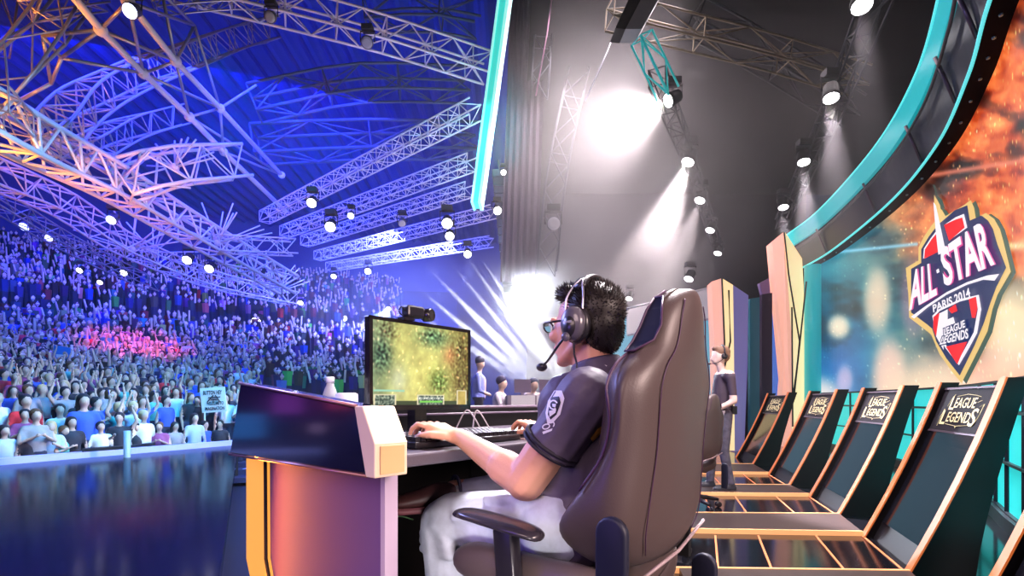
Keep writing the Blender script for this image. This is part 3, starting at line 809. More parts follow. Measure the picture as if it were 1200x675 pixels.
# ---- bottle behind the ledge
bt = thing('water_bottle', 'clear plastic water bottle with white cap behind the ledge', 'bottle', Vector((-.68,1.915,.96)))
m_pet = mat('clear_plastic', (.85,.9,1), .12, trans=.5, ior=1.2)
bm = bmesh.new(); lathe(bm, [(.028,0),(.033,.006),(.033,.05),(.0315,.055),(.033,.06),(.033,.115),(.0315,.12),(.033,.125),(.031,.15),(.02,.185),(.0135,.20),(.0135,.212)], (0,0,0), 20); obj('body', bm, m_pet, bt, True)
bm = bmesh.new(); lathe(bm, [(.0155,.208),(.0155,.228),(.013,.23)], (0,0,0), 16); obj('cap', bm, mat('white_cap', (.8,.85,.95), .4), bt, True)
bm = bmesh.new(); lathe(bm, [(.0336,.065),(.0336,.112)], (0,0,0), 20); obj('paper_label', bm, mat('label_white', (.75,.8,.95), .5), bt, True)
bm = bmesh.new(); lathe(bm, [(.036,0),(.04,.01),(.04,.165),(.03,.17)], (0,0,0), 14); o = obj('tissue_roll', bm, mat('tissue_white', (.8,.82,.95), .9), None, True); o.location = (-.60,1.86,.96); tag(o, 'white tissue roll beside the water bottle', 'tissue')
# ================================================================== people
m_skin = mat('skin', (.86,.43,.29), .45, bump=.08, bscale=150)
try: m_skin.node_tree.nodes['Principled BSDF'].inputs['Subsurface Weight'].default_value = .08; m_skin.node_tree.nodes['Principled BSDF'].inputs['Subsurface Radius'].default_value = (.02,.01,.005)
except Exception: pass
m_hair = mat('black_brown_hair', (.012,.008,.008), .5)
m_shirt = mat('charcoal_violet_shirt', (.10,.078,.125), .55, bump=.9, bscale=10)
m_trim = mat('shirt_dark_trim', (.02,.016,.03), .6)
m_jean = mat('washed_white_jeans', (.55,.60,.72), .8, bump=.6, bscale=12, var=.2)
m_shoe = mat('dark_brown_shoe', (.045,.014,.014), .5)
m_white_p = mat('patch_white', (.85,.83,.9), .6)
m_yellow = mat('stripe_yellow', (.9,.45,.05), .6)
pl = thing('person', 'seated player in charcoal shirt and pale jeans wearing a headset, hand on keyboard', 'person', (HX, HY, .2))
HC = B(.005,.014,1.312)   # head centre
def hd(f, l, z): return HC+FV*f+LV*l+Vector((0,0,z))
RF = Matrix((FV, LV*-1, Vector((0,0,1)))).transposed()     # local x = forward, y = left
def finger(bm, pts, r0, r1):
    for i in range(len(pts)-1):
        t0, t1 = i/(len(pts)-1), (i+1)/(len(pts)-1)
        capsule(bm, pts[i], pts[i+1], r0+(r1-r0)*t0, r0+(r1-r0)*t1)
def hand_left(bm):
    # palm hovering over the keys, fingers reaching out along f
    W_ = B(.315,-.165,.992)
    for dl, r in ((-.028,.0135),(-.009,.0145),(.010,.0145),(.028,.0135)):
        capsule(bm, B(.345,-.170+dl*.6,.997), B(.40,-.185+dl,1.022), .016, r)
    ellipsoid(bm, B(.372,-.177,1.006), (.045,.038,.018), RF)
    base = [(-.030,.0085),(-.010,.009),(.010,.0088),(.029,.0078)]
    ln = [.9,1.0,.95,.75]
    for (dl, r), L_ in zip(base, ln):
        l0 = -.187+dl*1.05
        finger(bm, [B(.402,l0,1.022), B(.402+.038*L_,l0-.004+dl*.15,1.032), B(.402+.062*L_,l0-.006+dl*.2,1.018), B(.402+.073*L_,l0-.006+dl*.22,.998)], r, r*.85)
    finger(bm, [B(.345,-.205,.998), B(.375,-.228,1.002), B(.408,-.236,1.0), B(.432,-.232,.993)][0:4], .0125, .0085)
def hand_right(bm):
    B = lambda f, l, z: globals()['B'](f+.05, l-.012, z)
    for dl in (-.026,-.009,.009,.025):
        capsule(bm, B(.345,.335+dl*.6,.99), B(.395,.340+dl,1.012), .015, .0135)
    ellipsoid(bm, B(.37,.338,1.0), (.042,.036,.018), RF)
    for dl, L_, r in ((-.028,.9,.0085),(-.010,1,.009),(.010,.93,.0088),(.027,.75,.0078)):
        finger(bm, [B(.395,.340+dl,1.012), B(.395+.034*L_,.342+dl*1.2,1.022), B(.395+.060*L_,.342+dl*1.2,1.006), B(.395+.072*L_,.342+dl*1.2,.985)], r, r*.85)
    finger(bm, [B(.345,.302,.985), B(.375,.285,.988), B(.405,.283,.984), B(.422,.290,.980)], .012, .0085)
def player_body(bm):
    # torso
    capsule(bm, B(-.0,0,.80), B(-.03,0,1.05), .12, .125); capsule(bm, B(-.03,-.10,1.08), B(-.03,.10,1.08), .085, .085)
    capsule(bm, B(-.035,.01,1.12), B(-.012,.013,1.25), .060, .055)
    # left arm
    capsule(bm, B(-.098,-.15,1.118), B(.060,-.185,.895), .058, .053)
    capsule(bm, B(.060,-.185,.895), B(.14,-.18,.925), .050, .048)
    capsule(bm, B(.14,-.18,.925), B(.315,-.165,.992), .043, .026)
    capsule(bm, B(.315,-.165,.992), B(.35,-.17,1.0), .025, .024)
    hand_left(bm)
    # right arm
    capsule(bm, B(-.03,.18,1.115), B(.08,.27,.90), .054, .044); capsule(bm, B(.08,.27,.90), B(.35,.325,.985), .042, .026)
    capsule(bm, B(.35,.325,.985), B(.40,.322,.99), .025, .022)
    hand_right(bm)
    # legs inside the jeans
    capsule(bm, B(.02,-.095,.775), B(.42,-.13,.735), .075, .055); capsule(bm, B(.42,-.13,.735), B(.40,-.13,.30), .05, .04)
    capsule(bm, B(.02,.095,.785), B(.33,.33,.80), .075, .055); capsule(bm, B(.33,.33,.80), B(.49,-.03,.80), .05, .036)
    capsule(bm, B(.02,-.09,.78), B(.02,.09,.78), .09, .09)
    # head: skull, face, jaw
    ellipsoid(bm, hd(-.012,0,.026), (.092,.073,.086), RF)
    ellipsoid(bm, hd(.018,0,-.02), (.078,.066,.088), RF)
    ellipsoid(bm, hd(.030,0,-.070), (.060,.052,.042), RF)
    ellipsoid(bm, hd(.072,0,-.098), (.020,.024,.016), RF)     # chin
    capsule(bm, hd(-.005,-.052,-.06), hd(.055,-.028,-.092), .018, .016); capsule(bm, hd(-.005,.052,-.06), hd(.055,.028,-.092), .018, .016)
    capsule(bm, hd(.091,0,.010), hd(.108,0,-.026), .009, .013)  # nose
    for s in (-1, 1):
        ellipsoid(bm, hd(.104,s*.009,-.030), (.010,.008,.008), RF)
        ellipsoid(bm, hd(.070,s*.038,-.028), (.024,.022,.020), RF)   # cheek
        capsule(bm, hd(.086,s*.012,.020), hd(.078,s*.045,.018), .009, .008)  # brow
        ellipsoid(bm, hd(-.020,s*.074,-.010), (.018,.010,.030), RF)  # ear
    capsule(bm, hd(.088,-.016,-.058), hd(.088,.016,-.058), .0075, .0075)   # lips
    capsule(bm, hd(.086,-.014,-.069), hd(.086,.014,-.069), .0078, .0078)
body = organic('body', player_body, m_skin, None, .0042, 4, .5); root_local(pl, body)
# eyes
for s in (-1, 1):
    bm = bmesh.new(); ellipsoid(bm, hd(.076,s*.030,-.003), (.011,.012,.010), RF); o = obj('eye', bm, mat('eye_white', (.8,.8,.8), .2), None, True); root_local(pl, o)
    bm = bmesh.new(); ellipsoid(bm, hd(.086,s*.030,-.004), (.003,.005,.005), RF); o2 = obj('iris', bm, m_hair, None, True); root_local(pl, o2)
# hair: a cap with a spiky surface
def hair_cap(bm):
    ellipsoid(bm, hd(-.029,0,.036), (.088,.078,.082), RF)
    ellipsoid(bm, hd(-.056,0,-.010), (.056,.068,.082), RF)
    capsule(bm, hd(.030,-.036,.084), hd(.030,.036,.084), .028, .028)
    capsule(bm, hd(.052,-.034,.088), hd(.054,.034,.092), .019, .019)
cap_ = organic('hair', hair_cap, m_hair, None, .006, 2)
rr = random.Random(3)
bm = bmesh.new(); bm.from_mesh(cap_.data); bm.normal_update()
vl = [v for v in bm.verts]
base = [(v.co.copy(), v.normal.copy()) for v in vl]
for co, no in base:
    q = co-HC; f = q.dot(FV); z = q.z
    if z < -.04 and f > -.02: continue
    if rr.random() > .5: continue
    up = Vector((0,0,1))
    top = max(0, min(1, (z+.02)/.1))
    ln = .005+.011*top*rr.uniform(.5,1.15)
    if z < .0: ln = .006
    d = (no*.75+up*(.55*top-.5*(1-top))+FV*(.30*top)+Vector((rr.uniform(-.4,.4), rr.uniform(-.4,.4), rr.uniform(-.25,.25)))).normalized()
    x, y, _ = basis(d); r_ = .0026
    b_ = co-no*.003
    t3 = [bm.verts.new(b_+(x*math.cos(a)+y*math.sin(a))*r_) for a in (0, 2.09, 4.19)]; tip = bm.verts.new(b_+d*(ln+.003))
    for i in range(3): bm.faces.new((t3[i], t3[(i+1) % 3], tip))
bm.to_mesh(cap_.data); bm.free(); root_local(pl, cap_)
# shirt
def shirt(bm):
    capsule(bm, B(-.0,0,.80), B(-.03,0,1.04), .138, .145)
    capsule(bm, B(.0,-.05,.84), B(-.03,-.085,1.05), .10, .105); capsule(bm, B(.0,.05,.84), B(-.03,.085,1.05), .10, .105)
    capsule(bm, B(-.032,-.105,1.085), B(-.032,.105,1.085), .094, .094)
    capsule(bm, B(-.03,.175,1.112), B(.035,.22,.99), .068, .066)
    capsule(bm, B(-.04,.008,1.14), B(-.032,.01,1.185), .085, .068)
    # folds across the waist
    for z, a in ((.86,.012),(.90,.009),(.945,.010),(.985,.007)):
        capsule(bm, B(-.10,-.10,z-.02), B(.02,-.155,z+.01), .02, .012+a*.3)
        capsule(bm, B(.03,-.152,z+.01), B(.11,-.09,z+.03), .014, .012)
    capsule(bm, B(.0,-.05,.775), B(.0,.05,.775), .135, .135)
sh = organic('shirt', shirt, m_shirt, None, .006, 3)
slv = organic('sleeve', lambda bm: (capsule(bm, B(-.098,-.148,1.112), B(-.025,-.169,.999), .074, .072), capsule(bm, B(-.025,-.169,.999), B(.002,-.174,.965), .073, .076)), m_shirt, None, .005, 3)
# open the sleeve ends flat and hollow the neckline so skin shows
bm = bmesh.new(); bm.from_mesh(sh.data)
def cut(bm, co, no):
    bmesh.ops.bisect_plane(bm, geom=bm.verts[:]+bm.edges[:]+bm.faces[:], plane_co=co, plane_no=no, clear_outer=False)
def cut_where(bm, co, no, near, rad):
    co = Vector(co); no = Vector(no).normalized()
    fs = [f for f in bm.faces if (f.calc_center_median()-co).dot(no) > 0 and (f.calc_center_median()-Vector(near)).length < rad]
    bmesh.ops.delete(bm, geom=fs, context='FACES')
ad = (B(.060,-.185,.895)-B(-.098,-.15,1.118)).normalized()
bs = bmesh.new(); bs.from_mesh(slv.data)
bmesh.ops.bisect_plane(bs, geom=bs.verts[:]+bs.edges[:]+bs.faces[:], plane_co=B(-.008,-.172,.985), plane_no=ad, clear_outer=True)
bs.to_mesh(slv.data); bs.free(); bm.from_mesh(slv.data); bpy.data.objects.remove(slv)
cut_where(bm, B(-.037,.01,1.191), Vector((0,0,1))+FV*.25, B(-.037,.01,1.22), .09)
bm.to_mesh(sh.data); bm.free(); root_local(pl, sh)
# hems, collar, shoulder seam, patches and stripe
def ring_pts(c, d, r, n=28, sx=1.0):
    x, y, _ = basis(Vector(d)); return [Vector(c)+x*math.cos(2*math.pi*k/n)*r*sx+y*math.sin(2*math.pi*k/n)*r for k in range(n)]
def loop_tube(bm, pts, r, n=6):
    pts = list(pts); tube(bm, pts+[pts[0], pts[1]], r, n, cap=False)
bm = bmesh.new()
x, y, _ = basis(ad)
for dd, rr_ in ((0, .0735), (-.013, .074)):
    loop_tube(bm, ring_pts(B(-.007,-.172,.984)+ad*dd, ad, rr_), .0055)
sm = obj('sleeve_hem', bm, m_trim, None, True); root_local(pl, sm)
bm = bmesh.new(); cd = (Vector((0,0,1))+FV*.25).normalized()
rings = []
for dz, r_ in ((-.012,.072),(.0,.0685),(.018,.066),(.026,.0675),(.018,.0705),(.0,.0735),(-.012,.074)):
    rings.append(ring_pts(B(-.037,.01,1.183)+cd*dz, cd, r_))
loft(bm, rings, cap=False); root_local(pl, obj('collar', bm, m_shirt))
# project small marks on the sleeve surface
dg_tmp = None
from mathutils.bvhtree import BVHTree
bmt = bmesh.new(); bmt.from_mesh(sh.data); bvh = BVHTree.FromBMesh(bmt)
inv = Matrix.Translation(pl.location)
def on_shirt(px, py, off=.0015):
    d = Vector(((px-600)/F, 1, -(py-HZ)/F)); o_ = Vector((0,0,CZ))-pl.location
    loc, nor, i, dist = bvh.ray_cast(o_, d.normalized())
    if loc is None: return None
    if nor.dot(d) > 0: nor = -nor
    return loc+nor*off
def decal(nm, polys, m, off=.0015, thick=None):
    bm = bmesh.new()
    for poly in polys:
        tri = geometry.tessellate_polygon([[Vector((x, y, 0)) for x, y in poly]]); vs = [bm.verts.new((x, y, 0)) for x, y in poly]
        for t in tri:
            try: bm.faces.new([vs[i] for i in t])
            except ValueError: pass
    for _ in range(2):
        es = [e for e in bm.edges if e.calc_length() > 3]
        if es: bmesh.ops.subdivide_edges(bm, edges=es, cuts=1); bmesh.ops.triangulate(bm, faces=[f for f in bm.faces if len(f.verts) > 3])
    dead = []
    for v in bm.verts:
        q = on_shirt(v.co.x, v.co.y, off)
        if q is None: dead.append(v)
        else: v.co = q
    bmesh.ops.delete(bm, geom=dead, context='VERTS')
    if not bm.faces: bm.free(); return
    bm.normal_update()
    o = obj(nm, bm, m); o.parent = pl; o.data['done'] = 1; return o
def arc_poly(cx, cy, rx, ry, a0, a1, w_, rot=0, n=14):
    o_ = []; c_, s_ = math.cos(R(rot)), math.sin(R(rot))
    for k in range(n+1):
        a = R(a0+(a1-a0)*k/n); x_, y_ = rx*math.cos(a), ry*math.sin(a); o_.append((cx+x_*c_-y_*s_, cy+x_*s_+y_*c_))
    for k in range(n, -1, -1):
        a = R(a0+(a1-a0)*k/n); x_, y_ = (rx-w_)*math.cos(a), (ry-w_)*math.sin(a); o_.append((cx+x_*c_-y_*s_, cy+x_*s_+y_*c_))
    return o_
decal('sleeve_patch', [[(650,458),(659,458),(662,467),(657,486),(648,496),(642,497),(640,484),(643,470)]], m_white_p, .002)
decal('sleeve_patch_field', [[(648,466),(656,465),(658,472),(653,486),(646,492),(643,486),(645,474)]], m_trim, .0032)
decal('sleeve_emblem', [arc_poly(650,475,5.2,5.8,40,320,1.7,15), [(645,482),(653,480),(652,484),(645,489)], [(649,474),(653,474),(652,478),(649,477)]], m_white_p, .0045)
decal('sleeve_emblem', [arc_poly(640.5,500,5,3.4,0,358,1.5,-20), arc_poly(647,497,3.6,4,200,430,1.4,-10), [(636,506),(648,502),(647,505),(637,509)]], m_white_p, .002)
decal('side_stripe', [[(691,513),(694,518),(703,508),(716,500),(716,493),(708,496),(699,502)]], m_yellow, .003)
decal('shoulder_patch', [[(704,424),(712,420),(718,424),(710,430)]], m_white_p, .003)
# jeans
def jeans(bm):
    capsule(bm, B(.02,-.09,.77), B(.02,.09,.77), .118, .118)
    capsule(bm, B(.02,-.095,.77), B(.38,-.13,.742), .100, .080)
    capsule(bm, B(.38,-.13,.742), B(.43,-.13,.725), .081, .072)
    capsule(bm, B(.43,-.13,.715), B(.415,-.13,.60), .074, .070); capsule(bm, B(.415,-.13,.60), B(.395,-.13,.27), .070, .058)
    capsule(bm, B(.02,.095,.785), B(.33,.33,.80), .098, .072); capsule(bm, B(.33,.33,.80), B(.475,.0,.785), .072, .052)
    for k, z in enumerate((.70,.675,.65)):   # wrinkles behind and before the knee
        capsule(bm, B(.36-.01*k,-.185,z), B(.49,-.165,z-.012), .02, .012)
    capsule(bm, B(.10,-.18,.80), B(.30,-.205,.77), .022, .016); capsule(bm, B(.05,-.17,.84), B(.20,-.18,.83), .02, .014)
jn = organic('jeans', jeans, m_jean, None, .007, 3)
bm = bmesh.new(); bm.from_mesh(jn.data); a_ = B(.475,.01,.802); dd = (B(.49,-.03,.80)-B(.33,.33,.80)).normalized()
cut_where(bm, a_+dd*.035, dd, a_+dd*.05, .08); bm.to_mesh(jn.data); bm.free(); root_local(pl, jn)
bm = bmesh.new(); loop_tube(bm, ring_pts(a_+dd*.033, dd, .046), .006); root_local(pl, obj('jeans_hem', bm, mat('jean_hem', (.12,.11,.18), .7), None, True))
bm = bmesh.new(); capsule(bm, B(.475,-.005,.79), B(.485,-.05,.785), .041, .040); root_local(pl, obj('sock', bm, mat('sock_white', (.8,.78,.85), .8, var=.3, bscale=60), None, True))
def shoe(name, heel, toe, upv, m=m_shoe):
    heel, toe = Vector(heel), Vector(toe); d = (toe-heel).normalized(); L_ = (toe-heel).length; upv = Vector(upv); s = d.cross(upv).normalized(); upv = s.cross(d).normalized()
    rings = []
    for t, w_, h, bz in [(-.02,.02,.05,.005),(.0,.034,.075,0),(.12,.038,.085,0),(.3,.038,.085,0),(.5,.042,.065,0),(.7,.047,.052,0),(.88,.043,.042,.002),(.98,.028,.03,.004),(1.02,.012,.02,.008)]:
        c = heel+d*L_*t
        rings.append([c+s*w_*math.cos(a)*(1 if math.sin(a) < .3 else .86)+upv*(bz+(h-bz)*(.5+.5*math.sin(a))) for a in [R(q) for q in range(0, 360, 24)]])
    bm = bmesh.new(); loft(bm, rings); o = obj(name, bm, m); evald(o, [('SUBSURF', dict(levels=1))]); root_local(pl, o)
    bm = bmesh.new(); rings = []
    for t, w_ in [(-.02,.024),(.02,.038),(.3,.040),(.5,.044),(.7,.049),(.88,.045),(1.0,.026),(1.03,.012)]:
        c = heel+d*L_*t-upv*.008; rings.append([c-s*w_, c+s*w_, c+s*w_+upv*.018, c-s*w_+upv*.018])
    loft(bm, rings); root_local(pl, obj('shoe_sole', bm, mat('sole_plum', (.16,.05,.06), .5)))
shoe('shoe', B(.455,-.05,.755), B(.63,-.215,.745), (0,0,1))
shoe('shoe', B(.36,-.13,.208), B(.62,-.13,.208), (0,0,1))
bm = bmesh.new(); tube(bm, [B(.30,.0,.90), B(.0,-.17,.80)], .001, 4); bm.free()
# headset (worn, so a thing of its own resting on the head)
SH = -.036
def hs_(f, l, z): return hd(f+SH, l, z)
hs = thing('headset', 'grey over-ear gaming headset with boom microphone worn by the seated player', 'headset', HC)
m_hsd = mat('headset_black', (.02,.018,.024), .35, coat=.3); m_hsg = mat('headset_grey', (.10,.09,.12), .3, coat=.5); m_wire = mat('headset_wire', (.45,.42,.5), .3, metal=.7)
def hp(nm, bm, m, par=hs):
    o = obj(nm, bm, m, None, True); root_local(par, o); return o
band_ = [hs_(.012+.0*math.cos(a), .092*math.cos(a), .022+.108*math.sin(a)) for a in [R(d) for d in range(-2, 183, 8)]]
bm = bmesh.new(); rings = []
top_ = [p for p in band_ if (p-HC).z > .085]
for p in top_:
    n_ = (p-hs_(.012,0,.02)).normalized(); rings.append([p-FV*.017-n_*.006, p+FV*.017-n_*.006, p+FV*.017+n_*.006, p-FV*.017+n_*.006])
loft(bm, rings); hp('headband', bm, m_hsd)
for s in (-1, 1):
    for df in (-.024, .030):
        bm = bmesh.new()
        pts = [hs_(.012+df*k, s*lx, z) for k, lx, z in ((.1,.052,.118),(.45,.070,.100),(.9,.084,.070),(1.0,.090,.045),(1.0,.095,-.008))]
        tube(bm, spline(pts, 4), .0028, 6); hp('wire', bm, m_wire)
        bm = bmesh.new(); capsule(bm, hs_(.012+df*1.0, s*.098, .006), hs_(.012+df*1.0, s*.098,-.022), .005, .005); hp('wire_end', bm, m_hsd)
    n_ = LV*s
    M = aim(n_).to_4x4()
    def oval(prof, sx, sz, m, nm, c=hs_(.010, s*.082, -.010)):
        bm = bmesh.new(); rings = []
        for r_, h in prof: rings.append([c+n_*h+FV*r_*sx*math.cos(a)+Vector((0,0,r_*sz*math.sin(a))) for a in [R(q) for q in range(0,360,15)]])
        loft(bm, rings); return hp(nm, bm, m)
    oval([(.8,-.012),(1,-.008),(1.04,.004),(.98,.016)], .038, .050, m_hsd, 'ear_cushion')
    oval([(.98,.014),(.97,.022),(.88,.032),(.70,.038),(.01,.040)], .036, .048, m_hsg, 'ear_cup')
    oval([(.98,.030),(.96,.036),(.84,.0405),(.01,.0425)], .023, .030, m_hsd, 'cup_plate', hs_(.012, s*.082, -.018))
c0 = hs_(.018, -.122, -.046)
bm = bmesh.new(); lathe(bm, [(.011,-.004),(.012,.006),(.008,.010)], c0, 16, aim(-LV).to_4x4()); hp('boom_hinge', bm, m_hsg)
bm = bmesh.new(); tube(bm, spline([c0-LV*.006, hs_(.045,-.122,-.068), hs_(.085,-.105,-.098), hs_(.118,-.085,-.112)], 6), .0036, 7); hp('mic_boom', bm, m_hsd)
bm = bmesh.new(); ellipsoid(bm, hs_(.128,-.080,-.117), (.017,.013,.012), RF); hp('microphone', bm, m_hsd)
bm = bmesh.new(); tube(bm, spline([hs_(.0,-.115,-.058), hs_(.0,-.112,-.09), hs_(-.005,-.11,-.13), hs_(.02,-.135,-.165), hs_(.045,-.13,-.2)], 6), .0028, 6); hp('cord', bm, m_hsd)
put = bmesh.new()
def cupmap(u, v): return hs_(.012+.013-.026*u, -.082-.0430-.0005, -.010+.006*v)
put_text(put, 'SENNHEISER', cupmap, .03); hp('cup_lettering', put, mat('cup_letter', (.6,.6,.65), .4))
# spectacles
gl = thing('glasses', 'black rimmed glasses on the seated player face', 'glasses', hd(.09,0,0))
bm = bmesh.new()
for s in (-1, 1):
    loop_tube(bm, [hd(.103-abs(.020*math.cos(a)-.0)*.0, s*.031+.024*math.cos(a), .0+.0155*math.sin(a)) for a in [R(q) for q in range(0,360,24)]], .0026, 6)
    tube(bm, [hd(.102, s*.056, .006), hd(.085, s*.072, .007), hd(-.01, s*.080, .006)], .0032, 6)
tube(bm, [hd(.104,-.008,.003), hd(.104,.008,.003)], .002, 6)
o = obj('frame', bm, m_hsd, None, True); root_local(gl, o)
bm = bmesh.new()
for s in (-1, 1):
    vs = [bm.verts.new(hd(.103, s*.031+.023*math.cos(a), .0145*math.sin(a))) for a in [R(q) for q in range(0,360,24)]]; bm.faces.new(vs)
o = obj('lens', bm, mat('lens_glass', (.9,.92,1), .05, trans=.9, ior=1.1)); root_local(gl, o)

# ---------------- generic standing figure for crew and public (one continuous body, materials by zone)
def figure(name, J, mats, zone, voxel=.02, dec=None, parent=None, smooth=3):
    def bld(bm):
        for el in J:
            if el[0] == 'c': capsule(bm, *el[1:])
            else: ellipsoid(bm, el[1], el[2], sub=2)
    o = organic(name, bld, mats, parent, voxel, smooth, .5, dec)
    o.data.materials.clear()
    for m in mats: o.data.materials.append(m)
    for p in o.data.polygons: p.material_index = zone(p.center)
    return o
# standing crew member in profile, facing left (towards -x)
cm = thing('person', 'standing crew member in dark polo shirt and grey jeans wearing an intercom headset', 'person', Vector((2.56,6.3,0)))
def cx(a, b, z): return Vector((2.58-a, 6.3-b, z))      # a forward (left), b towards the camera
J = [('c', cx(.0,0,.98), cx(-.02,0,1.20), .125,.135), ('c', cx(-.03,.14,1.40), cx(-.03,-.14,1.40), .075,.075), ('c', cx(-.02,0,1.22), cx(-.03,0,1.36), .13,.12), ('c', cx(-.02,0,1.40), cx(.02,0,1.55), .055,.05),
     ('e', cx(.03,0,1.655), (.095,.075,.115)), ('e', cx(.07,0,1.60), (.05,.05,.06)), ('c', cx(.12,0,1.64), cx(.135,0,1.61), .012,.014), ('e', cx(.015,.078,1.64), (.02,.01,.03)),
     ('c', cx(-.03,.19,1.38), cx(-.05,.23,1.10), .055,.042), ('c', cx(-.05,.23,1.10), cx(.17,.16,.98), .04,.028), ('e', cx(.21,.15,.97), (.05,.03,.04)),
     ('c', cx(.215,.15,.95), cx(.235,.14,.90), .014,.010), ('c', cx(.235,.15,.96), cx(.26,.14,.92), .011,.008), ('c', cx(.19,.12,.95), cx(.22,.10,.92), .013,.009),
     ('c', cx(-.03,-.19,1.38), cx(.0,-.24,1.12), .055,.042), ('c', cx(.0,-.24,1.12), cx(.20,-.10,1.0), .04,.028), ('e', cx(.23,-.08,.98), (.045,.03,.04)),
     ('c', cx(0,.09,.93), cx(.02,.11,.50), .095,.065), ('c', cx(.02,.11,.5), cx(-.06,.12,.09), .062,.05), ('c', cx(0,-.09,.93), cx(.08,-.10,.50), .095,.065), ('c', cx(.08,-.10,.5), cx(.10,-.11,.09), .062,.05),
     ('c', cx(-.08,.12,.05), cx(.12,.13,.04), .05,.04), ('c', cx(.08,-.11,.05), cx(.27,-.12,.04), .05,.04)]
def crew_zone(c):
    z = c.z; a = 2.58-c.x; b = 6.3-c.y
    if z < .10: return 3
    if z < .99 and not (a > .13 and z > .87): return 2
    if z < 1.43 and not (a > .10 and z < 1.06):
        # bare forearms below the short sleeves
        if abs(b) > .16 and z < 1.17: return 0
        if a > .12: return 0
        return 1
    return 0
crew = figure('body', J, [mat('skin_pale', (.85,.62,.52), .5), mat('polo_grey_plum', (.06,.04,.06), .7), mat('grey_jeans', (.09,.085,.12), .8, var=.35, bscale=14), mat('crew_shoe', (.03,.03,.04), .5)], crew_zone, .014); root_local(cm, crew)
crh = organic('hair', lambda bm: (ellipsoid(bm, cx(.0,0,1.705), (.105,.083,.085)), ellipsoid(bm, cx(-.035,0,1.66), (.065,.078,.085)), ellipsoid(bm, cx(.07,0,1.745), (.05,.06,.035))), mat('light_brown_hair', (.24,.13,.08), .6), None, .012, 2); root_local(cm, crh)
bm = bmesh.new(); box(bm, cx(.06,.15,.93), (.07,.04,.11), None, .006); root_local(cm, obj('badge', bm, m_white_p))
bm = bmesh.new(); box(bm, cx(-.10,.12,.99), (.06,.05,.10), None, .006); root_local(cm, obj('belt_pack', bm, m_plastic))
bm = bmesh.new(); loop_tube(bm, [cx(.15*math.cos(a)-.01, .13*math.sin(a), 1.0) for a in [R(q) for q in range(0,360,20)]], .014, 6); root_local(cm, obj('belt', bm, m_trim))
ch_ = thing('intercom_headset', 'black intercom headset on the standing crew member', 'headset', cx(.01,0,1.6))
bm = bmesh.new(); lathe(bm, [(.034,0),(.038,.006),(.034,.03),(.01,.034)], cx(.0,.075,1.645), 16, aim(Vector((0,-1,0))).to_4x4()); root_local(ch_, obj('ear_cup', bm, m_hsd, None, True))
bm = bmesh.new(); tube(bm, [cx(.0,.105*math.cos(a), 1.655+.135*math.sin(a)) for a in [R(q) for q in range(0,181,12)]], .011, 6); root_local(ch_, obj('headband', bm, m_hsd, None, True))
bm = bmesh.new(); tube(bm, spline([cx(.01,.10,1.62), cx(.08,.09,1.57), cx(.165,.05,1.555)], 5), .005, 6); ellipsoid(bm, cx(.17,.045,1.556), (.018,.014,.014)); root_local(ch_, obj('mic_boom', bm, m_hsd, None, True))

# seated and standing crew at the far desks
def far_person(name_label, x, y, z0, seated, shirt_c, hair_c, face=(1,0), arms=0):
    t = thing('person', name_label, 'person', Vector((x, y, z0)))
    fx, fy = face; f = Vector((fx, fy, 0)).normalized(); s = Vector((-f.y, f.x, 0))
    def q(a, b, z): return Vector((x, y, z0))+f*a+s*b+Vector((0,0,z))
    if seated:
        J = [('c', q(0,0,.55), q(.0,0,.92), .14,.15), ('c', q(0,.14,1.0), q(0,-.14,1.0), .075,.075), ('c', q(0,0,1.0), q(.03,0,1.14), .055,.05), ('e', q(.05,0,1.22), (.09,.09,.115)),
             ('c', q(0,.19,.98), q(.08,.22,.74), .05,.04), ('c', q(.08,.22,.74), q(.33,.15,.76), .04,.035), ('c', q(0,-.19,.98), q(.08,-.22,.74), .05,.04), ('c', q(.08,-.22,.74), q(.33,-.15,.76), .04,.035),
             ('c', q(0,.1,.52), q(.42,.12,.52), .09,.065), ('c', q(.42,.12,.5), q(.40,.12,.06), .06,.05), ('c', q(0,-.1,.52), q(.42,-.12,.52), .09,.065), ('c', q(.42,-.12,.5), q(.40,-.12,.06), .06,.05)]
        zn = lambda c: 0 if c.z-z0 > 1.05 or ((c-q(0,0,0)).dot(f) > .12 and c.z-z0 > .66) else (1 if c.z-z0 > .55 and (c-q(0,0,0)).dot(f) < .16 else 2)
        hz = 1.25
    else:
        J = [('c', q(0,0,1.0), q(0,0,1.3), .14,.15), ('c', q(0,.15,1.4), q(0,-.15,1.4), .07,.07), ('c', q(0,0,1.4), q(.02,0,1.55), .055,.05), ('e', q(.03,0,1.64), (.09,.09,.115)),
             ('c', q(0,.19,1.38), q(.03,.24,1.1), .05,.04), ('c', q(.03,.24,1.1), q(.22,.16,1.02), .04,.035), ('c', q(0,-.19,1.38), q(.03,-.24,1.1), .05,.04), ('c', q(.03,-.24,1.1), q(.22,-.16,1.02), .04,.035),
             ('c', q(0,.1,.95), q(0,.11,.07), .09,.05), ('c', q(0,-.1,.95), q(0,-.11,.07), .09,.05)]
        zn = lambda c: 0 if c.z-z0 > 1.46 or ((c-q(0,0,0)).dot(f) > .12 and c.z-z0 > .94) else (1 if c.z-z0 > .98 else 2)
        hz = 1.68
    o = figure('body', J, [mat('skin_hall', (.75,.52,.42), .6), mat('cloth_%02d%02d%02d' % tuple(int(c*99) for c in shirt_c), shirt_c, .8), mat('trousers_dark', (.03,.03,.05), .8)], zn, .022); root_local(t, o)
    h = organic('hair', lambda bm: ellipsoid(bm, q(.02,0,hz+.03), (.103,.103,.10), sub=2), mat('hair_%02d' % int(hair_c[0]*99), hair_c, .7), None, .02, 1); root_local(t, h)
    return t
